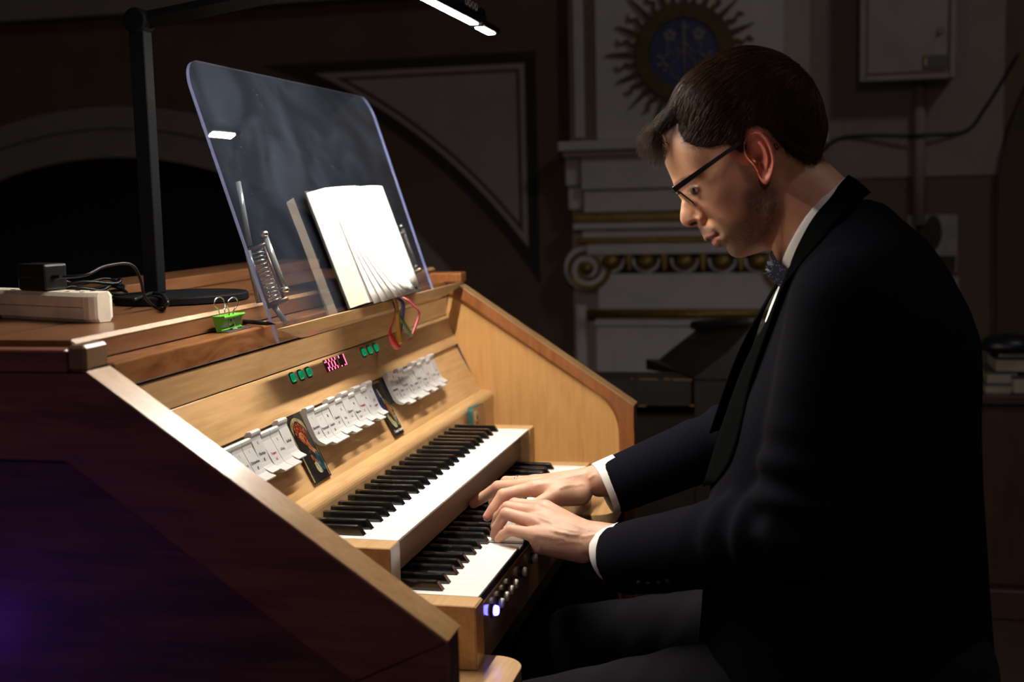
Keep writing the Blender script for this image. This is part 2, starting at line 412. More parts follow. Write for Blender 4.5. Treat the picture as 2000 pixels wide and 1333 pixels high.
ring_v, ring_f = loft([[(sx-22, *S(a, r)) if q == 1 else (sx+2, *S(a, r)) for r, q in ((66, 0), (68, 1), (94, 1), (98, 0))] for a in np.linspace(0, 2*PI, 65)], closed=True, cap=False)
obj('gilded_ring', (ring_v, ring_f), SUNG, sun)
BLUEM = mat('blue_enamel', (.012, .028, .11), .4, var=.25, vscale=20)
PALE = mat('pale_relief', (.17, .16, .15), .7)
obj('medallion', cyl((sx+2, sun_c[1], sun_c[2]), (-1, 0, 0), 67*sc, 67*sc, 12, 48), BLUEM, sun, label='blue medallion')
def mrel(name, pts, r): return obj(name, tube([(sx-13, sun_c[1]-u*sc, sun_c[2]+v*sc) for u, v in pts], r*sc, 8), PALE, sun, True)
mrel('cross_staff', [(0, -62), (0, 61)], 2.6); mrel('cross_arm', [(-11, 48), (11, 48)], 2.6); mrel('cross_arm', [(-9, 16), (9, 16)], 2.4)
for u in (-28, 28):
    for q in range(5):
        a = q*2*PI/5+PI/2
        obj('flower_petal', ellipsoid((sx-12, sun_c[1]-(u+7.5*math.cos(a))*sc, sun_c[2]+(34+7.5*math.sin(a))*sc), (5, 6*sc, 6*sc), 10, 6), PALE, sun, True)
    s = 1 if u > 0 else -1
    mrel('scroll_stem', spline([(u, 26), (s*34, 8), (s*20, -2), (s*8, 12)], 16), 1.6)
    mrel('scroll_stem', spline([(s*3, 4), (s*20, -18), (s*26, -40), (s*10, -52)], 16), 1.5)
    for q, (du, dv) in enumerate(((0, 0), (8, 6), (-8, 5), (2, -9), (9, -14), (-7, -12), (4, -22))):
        obj('grape', ellipsoid((sx-12, sun_c[1]-(s*42+du)*sc, sun_c[2]+(-10+dv)*sc), (5, 4.5*sc, 4.5*sc), 8, 5), PALE, sun, True)

# ---- electrical box, conduit and notices on the right
eb = empty('electrical_box', M(W(1772, 160, 60)), 'grey steel electrical box with a lock on the dark wall, upper right', 'electrical box')
ya, zb_, yb, zt = wrect(1679, 8, 1867, 157, 155); zt += 260
obj('housing', box(WX-150, ya, zb_, WX-9, yb, zt, 4), BOXM, eb)
fr = 22
for n, a in (('left', (ya, zb_, ya+fr, zt)), ('right', (yb-fr, zb_, yb, zt)), ('bottom', (ya+fr, zb_, yb-fr, zb_+fr))):
    obj('door_frame', box(WX-166, a[0], a[1], WX-150.5, a[2], a[3], 3), BOXM, eb)
obj('door', box(WX-160, ya+fr+8, zb_+fr+8, WX-151, yb-fr-8, zt-20, 2), BOXM, eb)
lk = W(1838, 60, 160); obj('lock', cyl((lk[0], lk[1], lk[2]), (-1, 0, 0), 14, 12, 10, 20), mat('dull_lock', (.12, .12, .12), .45, .6), eb, label='round metal lock')
obj('key_bit', ellipsoid((lk[0]-12, lk[1]+8, lk[2]-10), (6, 6, 6)), METAL, eb, True)
y0, z0, y1, z1 = wrect(1803, 108, 1849, 134, 162)
obj('label_plate', box(WX-168, y0, z0, WX-160.5, y1, z1, 2), mat('dark_plate', (.04, .04, .035), .4), eb, label='dark name plate')
obj('plate_clasp', box(WX-172, y1-13, z0+10, WX-168.5, y1-3, z1-8, 2), mat('brass', (.3, .22, .11), .4, .8), eb, label='brass clasp')
pipe = obj('wall_conduit', tube([W(1796, 156, 30), W(1794, 440, 30)], 23, 16), GREYWALL, None, True)
tag(pipe, 'straight grey conduit running down the wall below the steel box', 'conduit')
cb = obj('wall_cable', tube(spline([W(1600, 300, 14), W(1650, 268, 14), W(1780, 266, 54), W(1800, 264, 58), W(1885, 256, 14), W(1925, 210, 14), W(1990, 105, 14)], 60), 7, 6), BLACKP, None, True)
tag(cb, 'thin dark cable drooping along the wall past the conduit', 'cable')
NOTE = mat('grey_notice_paper', (.22, .21, .20), .8, var=.3, vscale=14)
nb = empty('notice_board', M(W(1822, 600, 20)), 'pale notice sheets with dark prints pinned below the conduit', 'notice')
wbox('sheet', 1772, 420, 1870, 530, 10, 16, NOTE, nb)
wbox('sheet', 1800, 541, 1872, 640, 10, 16, NOTE, nb)
wbox('print', 1788, 440, 1812, 500, 17, 19, DKBROWN, nb); wbox('print', 1833, 500, 1866, 528, 17, 19, DKBROWN, nb)
pv = W(1822, 455, 18); obj('print', ellipsoid((pv[0], pv[1], pv[2]), (3, 34, 70)), DKBROWN, nb, True)

# ---- dark cabinet with books at the right
cx0, cx1 = 2200., 2650.
def CP(px, py, X=cx0): return onX(px, py, X)
t = CP(1950, 772)[2]
cab = empty('low_cabinet', M((2400, CP(1950, 900)[1]-200, -FZ)), 'low dark reddish wooden cabinet carrying books behind the man', 'cabinet')
yR = -1900.; yL = CP(1640, 900)[1]
obj('body', box(cx0+14, yR, -FZ+40, cx1, yL, t-30), REDW, cab)
obj('worktop', box(cx0-12, yR, t-28, cx1+10, yL+10, t, 5), REDW, cab)
obj('plinth', box(cx0-8, yR, -FZ, cx1, yL+6, -FZ+88, 4), REDW, cab)
for i in range(4):
    yy = yL-20-i*270
    obj('door', box(cx0, yy-255, -FZ+100, cx0+13, yy, t-45, 4), REDW, cab)
DIMPAGE = mat('dimmed_pages', (.20, .18, .13), .85)  # page colour darkened to stand for dim light on the stack
def bk(name, px0, py0, px1, py1, cov, label, depth=190, X=None):
    X = X or cx0+30
    a, b = onX(px0, py1, X), onX(px1, py0, X)
    o = empty(name, M(((X+X+depth)/2, (a[1]+b[1])/2, a[2])), label, 'book', 'books stacked on the cabinet')
    obj('page_block', box(X+2, b[1]+3, a[2]+5, X+depth, a[1]-2, b[2]-5), DIMPAGE, o)
    obj('cover', box(X, b[1], a[2], X+depth+4, a[1], a[2]+4.5), cov, o); obj('cover', box(X, b[1], b[2]-4.5, X+depth+4, a[1], b[2]), cov, o)
    obj('spine', box(X+depth+.5, b[1], a[2]+4.6, X+depth+4, a[1], b[2]-4.6), cov, o)
    return o
GREYC = mat('grey_book_cover', (.05, .055, .055), .6)
zt0 = 772
bk('book', 1924, 752, 1986, 771.6, GREYC, 'bottom book of the stack on the dark cabinet, grey cover')
bk('book', 1927, 729, 1988, 751.6, GREYC, 'pale grey book lying above the bottom one on the cabinet')
bk('book', 1944, 701, 2006, 728.6, DKBROWN, 'thick cream-paged book near the top of the cabinet stack')
bk('book', 1950, 684, 2014, 700.6, DKBROWN, 'thin book on top of the cabinet stack under the black bag')
bk('book', 1978, 738, 2060, 771.6, DKBROWN, 'cream-edged book lying alone right of the stack', X=cx0-0)
hp = onX(1966, 684, cx0+60)
bag = obj('cap', loft([[(hp[0]+60*r*math.cos(a), hp[1]+75*r*math.sin(a), hp[2]+zz) for a in np.linspace(0, 2*PI, 25)[:-1]] for zz, r in ((.5, 1), (16, 1.03), (32, .86), (42, .6), (47, .2))]), BLACKP, None, True)
tag(bag, 'small rounded black bag lying on top of the book stack', 'bag')

# ---- dark desk behind the organ
DX = 1900.
def DP(px, py, X=DX): return onX(px, py, X)
yl, yr, zt = DP(1110, 740)[1], DP(1352, 740)[1], DP(1300, 742)[2]; zb2 = DP(1300, 796)[2]
dk = empty('old_desk', M((DX+300, (yl+yr)/2-80, -FZ)), 'old dark wooden desk with a slanted reading top beside the organ', 'desk')
obj('desk_top', box(DX, yr, zb2, DX+150, yl+260, zt, 5), DARKW, dk)
obj('desk_body', box(DX+60, yr-2, -FZ, DX+140, yl+230, zb2-1), DARKW, dk)
# worn pale nicks along the top edge
WORN = mat('worn_edge', (.16, .075, .03), .6)
for px0, px1, py in ((1232, 1236, 741), (1248, 1284, 741), (1296, 1308, 741), (1314, 1352, 742), (1246, 1262, 793), (1348, 1356, 793)):
    a, b = DP(px0, py), DP(px1, py)
    obj('worn_nick', box(DX-1.5, b[1], a[2]-3, DX+4, a[1], a[2]+2, 1), WORN, dk)
p0, p1, p2, p3 = DP(1262, 722, DX+420), DP(1330, 668, DX+420), DP(1365, 640, DX+420), DP(1372, 628, DX+420)
q = [DP(1356, 738, DX+10), DP(1420, 690, DX+10), DP(1466, 640, DX+10), DP(1470, 622, DX+10)]
V = [tuple(v) for v in (p0, p1, p2, p3)]+[tuple(v) for v in q]
zlow = zt+1
V += [(p0[0], p0[1], zlow), (p3[0], p3[1]-150, zlow), (q[0][0], q[0][1], zlow), (q[3][0], q[3][1]-60, zlow)]
F = [(0, 1, 5, 4), (1, 2, 6, 5), (2, 3, 7, 6), (8, 9, 3, 2, 1, 0), (10, 4, 5, 6, 7, 11), (9, 11, 7, 3), (8, 10, 11, 9), (0, 4, 10, 8)]
fixn(obj('reading_slope', (V, F), DARKW, dk))
a, b = DP(1356, 636, DX+416), DP(1474, 628, DX+8)
obj('slope_ledge', tube([a, b], 15, 10), DARKW, dk, True)
obj('desk_end', box(DX+10, DP(1500, 800, DX+10)[1], -FZ, DX+470, yr-1, zt-2, 5), DARKW, dk)

# ================================================================== the organ console
XN0, XN1, XF0, XF1 = -305., -262., 1043., 1086.
con = empty('organ_console', M((390, 200, -FZ)), 'two-manual oak organ console with stop tabs and dark sloping side panels', 'organ console')
def cpart(name, vf, m, smooth=False, label=None, parent=None, kind=None): return obj(name, vf, m, parent or con, smooth, label, kind)
# side panels -------------------------------------------------------
nT, nU = (-217., -28.), (176., 248.)
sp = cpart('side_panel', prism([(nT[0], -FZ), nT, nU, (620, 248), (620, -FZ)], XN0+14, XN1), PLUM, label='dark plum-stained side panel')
cpart('panel_cap', prism([(nT[0]-1, nT[1]), (nU[0], nU[1]), (nU[0]+1, nU[1]+3.5), (nT[0]-3, nT[1]+3)], XN0-4, XN1+1, .8), CAPW, label='pale top edge', parent=sp)
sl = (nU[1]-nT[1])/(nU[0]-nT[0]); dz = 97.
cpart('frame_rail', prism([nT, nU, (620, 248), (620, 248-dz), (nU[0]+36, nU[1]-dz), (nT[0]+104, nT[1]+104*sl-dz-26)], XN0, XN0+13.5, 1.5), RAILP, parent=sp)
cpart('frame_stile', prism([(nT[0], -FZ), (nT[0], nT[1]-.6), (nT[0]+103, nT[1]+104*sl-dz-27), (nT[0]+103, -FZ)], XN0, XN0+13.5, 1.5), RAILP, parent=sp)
fT, fU = (-226., -11.), (150., 248.)
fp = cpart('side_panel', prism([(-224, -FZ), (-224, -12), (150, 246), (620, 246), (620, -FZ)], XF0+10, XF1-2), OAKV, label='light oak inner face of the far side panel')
fs = (fU[1]-fT[1])/(fU[0]-fT[0])
inn = [(-193, -FZ)]
c0 = np.array([-193., -75.]); c1 = np.array([-193., -22.]); c2 = np.array([-150., 14.])
for t in np.linspace(0, 1, 9): inn.append(tuple((1-t)**2*c0+2*t*(1-t)*c1+t*t*c2))
d1 = np.array([142., 206.]); d2 = np.array([165., 222.]); d3 = np.array([182., 222.])
for t in np.linspace(0, 1, 7): inn.append(tuple((1-t)**2*d1+2*t*(1-t)*d2+t*t*d3))
out = [fT if i < 10 else None for i in range(len(inn))]
O = []
for i, pnt in enumerate(inn):
    if i == 0: O.append((fT[0], -FZ))
    elif pnt[0] <= -192.9: O.append((fT[0], pnt[1]))
    elif i <= 9: O.append((fT[0]+(pnt[0]+193)*.02, fT[1]-1+(pnt[0]+193)*.02) if i < 9 else fT)
    else: O.append((min(fU[0], pnt[0]-22), fT[1]+fs*(min(fU[0], pnt[0]-22)-fT[0])))
secs = []
for a, b in zip(O, inn):
    a = np.array(a); b = np.array(b); n = b-a; n = n/(np.linalg.norm(n)+1e-9)
    secs.append([(XF1, a[0], a[1]), (XF0, a[0], a[1]), (XF0, *(b-n*10)), (XF0+2.5, *(b-n*5)), (XF0+9, *b), (XF1, *b)])
o = cpart('frame_rail', loft(secs), RAIL, label='orange-brown stained rail', parent=fp); fixn(o)
cpart('panel_cap', prism([(fT[0]-1, fT[1]), fU, (fU[0]+1, fU[1]+2), (fT[0]-2, fT[1]+2.5)], XF0-1, XF1+2, .6), CAPW, label='pale top edge', parent=fp)
# fallboard boards ---------------------------------------------------
A_, B_, C_, D_ = (174., 221.), (176., 180.), (152., 118.), (105., 20.)
def slab(p, q, th, x0, x1, g0=0., g1=0., bev=.8):
    p, q = np.array(p), np.array(q); d = (q-p)/np.linalg.norm(q-p); n = np.array([-d[1], d[0]])
    if n[0] < 0: n = -n                                   # backwards, away from the player
    p, q = p+d*g0, q-d*g1
    return prism([tuple(p), tuple(q), tuple(q+n*th), tuple(p+n*th)], x0, x1, bev)
cpart('upper_board', slab(A_, B_, 16, XN1+.5, XF0+9, .4, .8), OAK)
cpart('middle_board', slab(B_, C_, 16, XN1+.5, XF0+9, .5, .5), OAK)
cpart('stop_board', slab((160.5, 119.), D_, 14, XN1+.5, XF0+9, -4, -2), OAK)
cpart('board_backing', prism([(193, 224), (196, 180), (176, 114), (125, 10), (215, 10), (215, 224)], XN1+1, XF0+8), KEYB)
nose = [(108, 19)]+[(91, 19)]+[(91-14*math.sin(t), 5+14*math.cos(t)) for t in np.linspace(0, PI/2, 7)]+[(77, -95), (112, -95)]
cpart('key_shelf', prism(nose, XN1+.5, XF0+9), OAK)
# top: rail, lip, lid -------------------------------------------------
cpart('top_rail', box(XN1+.5, 172, 223, XF0-.5, 212, 254, 2.5, 2), FIGW, label='dark figured top rail')
gv = box(40, 183, 254.2, 116, 193, 255.4, .4); cpart('rail_slot', gv, CASE_BLACK, label='dark slot in the rail')
cpart('slot_catch', box(62, 185, 255.6, 74, 191, 258, .8), METAL, label='small metal catch')
lidp = [(212, 254.5), (212, 276), (218, 281), (600, 281), (600, 254.5)]
lid = cpart('lid', prism(lidp, -275, XF1+10, 1.2), LIDW, label='brown polished lid')
cpart('lid_board', box(-272, 480, 281.3, XF1+8, 604, 303, 2), LIDW, parent=lid)
cpart('lid_seam', box(-272, 336, 280.6, 1000, 338.5, 281.25), CASE_BLACK, parent=lid)
cpart('lid_edge', prism([(211.6, 275.5), (218.2, 281.3), (216.5, 281.6), (211.3, 276.8)], -273, XF1+8), CAPW, label='pale front edge of the lid', parent=lid)  # paler strip along the lid's front bevel
cpart('lid_arm', box(XN0-3, 177, 250.5, XN1, 200, 279, 3.5, 1), mat('lid_arm_brown', (.20, .12, .065), .3, coat=.5), label='polished end block')
cpart('lid_arm', box(XN0-3, 201, 249, -277, 640, 274, 2), RAILP)
cpart('lid_arm', box(XF0, 139, 250, XF1, 211, 272, 4, 2), RAIL)
# inner case
cpart('case_body', box(XN1+1, 216, -FZ+4, XF0+8, 600, 222), PLUM)
cpart('knee_panel', box(XN1+1, 110, -FZ+4, XF0+8, 124, -100), DARKW)
cpart('knee_shade', box(XF0+4, -188, -FZ+4, XF0+9.4, 108, -192), DARKW)  # dark sheet added so the far panel reads shaded below the ledge
# key ledges beside the keyboards -------------------------------------
def rounded(x0, x1, y0, y1, r, corner):
    pts = [(x0, y0), (x1, y0), (x1, y1), (x0, y1)]
    out = []
    for i, p in enumerate(pts):
        if i == corner:
            a = np.array(pts[i-1]); b = np.array(pts[(i+1) % 4]); p = np.array(p, float)
            u = (a-p)/np.linalg.norm(a-p); v = (b-p)/np.linalg.norm(b-p); c = p+(u+v)*r
            for t in np.linspace(0, PI/2, 9): out.append(tuple(c-v*r*math.cos(t)*1-u*r*math.sin(t)) if True else 0)
            out[-9:] = [tuple(c-v*r*math.sin(PI/2-t)-u*r*math.cos(PI/2-t)) for t in np.linspace(0, PI/2, 9)]
        else: out.append(p)
    return out
cpart('key_ledge', prism_z(rounded(XN1+.5, 20, -226, 108, 40, 1), -190, -166, 1.2), OAK)
cpart('key_ledge', prism_z(rounded(742, XF0+9, -226, 108, 40, 0), -190, -166, 1.2), OAK)
cpart('key_bed', box(21, -148, -232, 741, 108, -166, 1), DARKW)
# cheeks --------------------------------------------------------------
for x0, x1 in ((-38.5, -.8), (776.3, 814)):
    cpart('key_cheek', box(x0, -63.2, -81.6, x1, 76.5, -12, 1.2), OAK)
    cpart('key_cheek', box(x0, -173, -165.6, x1, 76, -82, 1.2), OAK)
    cpart('cheek_front', box(x0+1, -64.4, -81.6, x1-1, -63.4, -14), mat('cheek_end_grey', (.30, .235, .18), .3, coat=.4) if x0 < 0 else OAKE)
    cpart('cheek_front', box(x0+1, -174.2, -165, x1-1, -173.2, -84), OAKE)
# keyboards -----------------------------------------------------------
NW = 23.5
BX = {'C': NW-3.5, 'D': 2*NW+3.5, 'F': 4*NW-4.5, 'G': 5*NW, 'A': 6*NW+4.5}
def sharps():
    out = []
    for o_ in range(5):
        for n_ in 'CDFGA':
            if o_ == 4 and n_ in 'GA': continue
            out.append(o_*7*NW+BX[n_])
    return out
SH = sharps()
WK = {}
def white_mesh(i):
    x0, x1 = i*NW+.35, (i+1)*NW-.35
    lx = x0; rx = x1
    for s in SH:
        if s-6.2 < x0 < s+6.2: lx = s+6.4
        if s-6.2 < x1 < s+6.2: rx = s-6.4
    pl = [(x0, -61.2), (x1, -61.2), (x1, -9.3), (rx, -9.3), (rx, 74), (lx, 74), (lx, -9.3), (x0, -9.3)]
    key = (round(lx-x0, 2), round(x1-rx, 2), i == 0)
    return key, pl, x0
def keyboard(name, dy, dz, lab, slip):
    kb = cpart(name, boxvf(0, 60+dy, -70+dz, 775.5, 75+dy, -30+dz), CASE_BLACK)
    for i in range(33):
        key, pl, x0 = white_mesh(i)
        if key not in WK:
            bm = prism_z([(p[0]-x0, p[1]) for p in pl], -15.2, -12)
            r = bmesh.ops.bevel(bm, geom=[e for e in bm.edges if all(abs(v.co.z+12) < .01 for v in e.verts)], offset=.5, segments=1, affect='EDGES', profile=.5)
            b2 = prism_z([(1.2, -35), (x_w := NW-1.9, -35), (x_w, 60), (1.2, 60)], -32, -15.3)
            me = bpy.data.meshes.new('white_key'); tmp = bpy.data.meshes.new('t')
            for f in b2.faces: f.material_index = 1
            b2.to_mesh(tmp); b2.free(); bm.from_mesh(tmp); bpy.data.meshes.remove(tmp)
            for v in bm.verts: v.co /= 1000.
            bm.to_mesh(me); bm.free(); me.materials.append(IVORY); me.materials.append(KEYB); WK[key] = me
        o = bpy.data.objects.new('white_key', WK[key]); COL.objects.link(o); o.parent = kb
        dip = 0; lo_ = 0
        if dy < 0 and i in (10, 13): dip = -4
        o.location = Vector(M((x0, dy, dz+dip)))-ORG[kb.name]
    for s in SH:
        if 'b' not in WK:
            w0, w1 = 5.4, 4.3
            S4 = [[(-w0, -9.6, -16), (w0, -9.6, -16), (w0, 76, -16), (-w0, 76, -16)], [(-w0, -9.2, -12), (w0, -9.2, -12), (w0, 76, -12), (-w0, 76, -12)],
                  [(-w1-.3, -2.2, -1.4), (w1+.3, -2.2, -1.4), (w1+.3, 76, -1.4), (-w1-.3, 76, -1.4)], [(-w1+.8, .6, 0), (w1-.8, .6, 0), (w1-.8, 75.4, 0), (-w1+.8, 75.4, 0)]]
            v, f = loft(S4); me = bpy.data.meshes.new('black_key'); me.from_pydata([(a/1000, b/1000, c/1000) for a, b, c in v], [], f)
            me.materials.append(EBONY); bm = bmesh.new(); bm.from_mesh(me); bmesh.ops.recalc_face_normals(bm, faces=bm.faces[:])
            bmesh.ops.bevel(bm, geom=[e for e in bm.edges if e.calc_length() > .01], offset=.0006, segments=1, affect='EDGES'); bm.to_mesh(me); bm.free(); WK['b'] = me
        o = bpy.data.objects.new('black_key', WK['b']); COL.objects.link(o); o.parent = kb
        o.location = Vector(M((s, dy, dz)))-ORG[kb.name]
    return kb
keyboard('upper_manual', 0, 0, '', 0)
keyboard('lower_manual', -106.1, -69.8, '', 0)
cpart('upper_slip', box(.2, -45.5, -68, 775.3, -36, -15.8, .6), KEYB, label='brown wooden slip under the upper keys')
# piston rail ----------------------------------------------------------
cpart('piston_rail', box(.2, -168, -180, 775.3, -158, -97, 1), APRW, label='glossy brown piston rail')
cpart('rail_top_strip', box(.2, -166.8, -96.5, 775.3, -120, -86, 1), CASE_BLACK)
cpart('rail_underside', prism([(-166, -180.5), (-118, -232), (-108, -232), (-150, -180.5)], .2, 775.3), DARKW)
PF = mat('piston_face', (.50, .47, .43), .35, coat=.4)
PLIT = mat('lit_piston', (.5, .5, 1), .3, emit=(.14, .13, 1), es=7)
for i, x in enumerate((63, 94, 122, 150, 178, 236, 306, 376, 446, 476, 506, 534, 562)):
    o = cpart('piston', merge(cyl((x, -168.2, -121), (0, -1, 0), 8.6, 8.6, 3, 24)), CASE_BLACK)
    c = obj('piston_cap', cyl((x, -171.3, -121), (0, -1, 0), 7.4, 6.6, 6.5, 24, 1.2), PLIT if i == 0 else PF, o, True, 'piston lit blue-white' if i == 0 else None)
    if i == 0: o['label'] = 'first thumb piston, glowing blue'
# stop tabs -------------------------------------------------------------
pB3, qB3 = np.array([152., 118.]), np.array([105., 20.])
dB3 = (qB3-pB3)/np.linalg.norm(qB3-pB3); nB3 = np.array([dB3[1], -dB3[0]]); nB3 = nB3 if nB3[0] < 0 else -nB3
TABP = [(-2, 2), (-5, 7), (-4, 12.5), (-1, 14), (2, 12.8), (5, 10.5), (9, 9.5), (25, 9.5), (40, 9.5), (46, 10.5), (50, 12.5), (54, 16), (57.5, 19.5), (59, 18.5), (57, 12), (52, 6), (44, 3), (14, 2)]
def place(s, h, ang, piv=(30, 4)):
    c, sn = math.cos(ang), math.sin(ang); a, b = s-piv[0], h-piv[1]
    s2, h2 = piv[0]+a*c-b*sn, piv[1]+a*sn+b*c
    return pB3+dB3*s2+nB3*h2
SLOT = mat('tab_slot', (.004, .004, .004), .7)
def tab(x0, x1, up, num, nm, ft, red=False):
    ang = -.05 if up else .06; so = 1. if up else 8.
    secs = [[(x, *place(s+so, h, ang)) for s, h in TABP] for x in (x0+.5, x0+1.2, x1-1.2, x1-.5)]
    for k_, q in ((0, .6), (3, .6)):
        cen = np.mean([[p[1], p[2]] for p in secs[k_]], axis=0)
        secs[k_] = [(p[0], cen[0]+(p[1]-cen[0])*(1-.012), cen[1]+(p[2]-cen[1])*(1-.012)) for p in secs[k_]]
    o = cpart('stop_tab', loft(secs), TABW); fixn(o)
    xm = (x0+x1)/2
    dd = place(40, 10, ang)-place(20, 10, ang); dd /= np.linalg.norm(dd); nn = np.array([dd[1], -dd[0]]); nn = nn if nn[0] < 0 else -nn
    def T(s, str_, size, m):
        c = place(s+so, 9.85, ang)
        text('lettering', str_, size, axes_m((xm, c[0], c[1]), (1, 0, 0), (0, -dd[0], -dd[1]), (0, nn[0], nn[1])), m, o)
    if num: T(14, num, .0063, REDINK if False else INK)
    T(29, nm, .0063, REDINK if red else INK)
    if ft: T(38, ft, .0063, REDINK if red else INK)
G1 = [('I', 'Pryncypał', "16'"), ('I', 'Subbas', "16'"), ('I', 'Oktawbas', "8'"), ('II', 'Fletbas', "8'"), ('', 'Puzon', "16'"), ('II', 'I-Ped', ''), ('', 'II-Ped', '')]
G2 = [('I', 'Bourdon', "16'"), ('I', 'Pryncypał', "8'"), ('III', 'Gedakt', "8'"), ('', 'Gamba', "8'"), ('III', 'Flet', "4'"), ('', 'Oktawa', "4'"), ('III', 'Mixtura', '3-4'), ('', 'Trompet', "8'"), ('III', 'II-I', ''), ('II', 'II-I', 'super')]
G3 = [('II', 'Bourdon', "8'"), ('II', 'Salicet', "8'"), ('II', 'Pryncypał', "4'"), ('', 'Flet', "4'"), ('II', 'Nasard', '2 2/3'), ('', 'Oktawa', "2'"), ('II', 'Kwinta', '1 1/3'), ('', 'Obój', "8'"), ('I', 'Tremolo', ''), ('', 'II-II', 'super')]
U1 = [0, 0, 0, 0, 1, 0, 1]; U2 = [1, 0, 0, 1, 0, 1, 0, 1, 0, 1]; U3 = [1, 0, 1, 0, 0, 1, 0, 1, 0, 1]
U1 = [0, 0, 0, 1, 0, 0, 1]
for G, U, xa, xb in ((G1, U1, -86, 118), (G2, U2, 189, 470), (G3, U3, 552, 828)):
    pw = (xb-xa)/len(G)
    sb = [(xa-9, *place(s, .6, 0)) for s in (8, 62)]+[(xb+2, *place(s, .6, 0)) for s in (62, 8)]
    a1_ = place(2, .4, 0); a2_ = place(50, .4, 0)
    cpart('tab_slot', prism([tuple(a1_), tuple(a2_), tuple(a2_+nB3*.8), tuple(a1_+nB3*.8)], xa-15, xb-6), SLOT, label='dark slot behind the stop tabs')
    for i, (g, u) in enumerate(zip(G, U)): tab(xa+i*pw, xa+(i+1)*pw, u, g[0], g[1], g[2], g[1] in ('Puzon', 'Trompet', 'Obój'))
# display and buttons on the middle board --------------------------------
pB2, qB2 = np.array([176., 180.]), np.array([152., 118.])
dB2 = (qB2-pB2)/np.linalg.norm(qB2-pB2); nB2 = np.array([dB2[1], -dB2[0]]); nB2 = nB2 if nB2[0] < 0 else -nB2
def on2(s, h): return pB2+dB2*s+nB2*h
for x in (217, 247, 277, 520, 551, 583):
    c = on2(14.5, .1)
    secs = []
    for h, k_ in ((.1, 1.), (1.4, 1.), (1.5, .9), (3.6, .88), (4.8, .76), (5.2, .45)):
        cc = on2(14.5, h); rr = 7.2*k_; L = []
        for a in np.linspace(0, 2*PI, 33)[:-1]:
            e = 3.; ca, sa = math.cos(a), math.sin(a); q = rr/((abs(ca)**e+abs(sa)**e)**(1/e))
            L.append((x+q*ca, cc[0]+dB2[0]*q*sa, cc[1]+dB2[1]*q*sa))
        secs.append(L)
    o = cpart('push_button', loft(secs), GREENB, label='green lit push button'); fixn(o)
    bz = []
    for h, k_ in ((.05, 1.22), (.9, 1.22)):
        cc = on2(14.5, h); rr = 7.6*k_; L = []
        for a in np.linspace(0, 2*PI, 33)[:-1]:
            ca, sa = math.cos(a), math.sin(a); q = rr/((abs(ca)**4+abs(sa)**4)**.25); L.append((x+q*ca, cc[0]+dB2[0]*q*sa, cc[1]+dB2[1]*q*sa))
        bz.append(L)
    fixn(obj('button_bezel', loft(bz), CASE_BLACK, o))
def prect(x0, x1, s0, s1, h0, h1):
    return prism([tuple(on2(s0, h0)), tuple(on2(s1, h0)), tuple(on2(s1, h1)), tuple(on2(s0, h1))], x0, x1)
WIN = mat('display_glass', (.06, .035, .035), .25)
dots = [".11.1.1.1", "1..1.1.1.", "1..1.1.1.", "...1.1.1.", "...1.1.1.", "..11.1.1.", "..1.1.1.1", "..1.1.1.1"]
for x0, x1, pat in ((344, 398, [".1.1.1.1", "11.1.1.1", "..1.1.1.", "..1.1.1.", "..1.1.1.", ".11.1.1.", ".1.1.1.1", ".1.1.1.1"]), (405, 437, ["1..1", "1..1", "...1", "...1", "...1", "...1", "...1", "1.11"])):
    o = cpart('led_display', prect(x0, x1, 4.5, 25, -.1, .5), WIN, label='small red dot display')
    parts = []
    n = len(pat[0])
    for r_, row in enumerate(pat):
        for c_, ch in enumerate(row):
            if ch == '1':
                p = on2(6.3+r_*2.42, .55); parts.append(cyl((x0+5+c_*(x1-x0-10)/(n-1), p[0], p[1]), (0, nB2[0], nB2[1]), 1.0, .85, .4, 10))
    obj('led_dots', merge(*parts), LEDRED, o, label='glowing red dots')
cpart('end_block', box(820, 22, -165.6, 940, 76, -113), OAK)
# slim shadow strip and thin dark seam lines at the panel joints
cpart('joint_strip', prism([(171, 222), (178, 180), (154, 118), (108, 20), (111, 20), (157, 118), (181, 180), (174, 222)], XF0+6.5, XF0+8.8), mat('joint_line', (.08, .04, .06), .8))

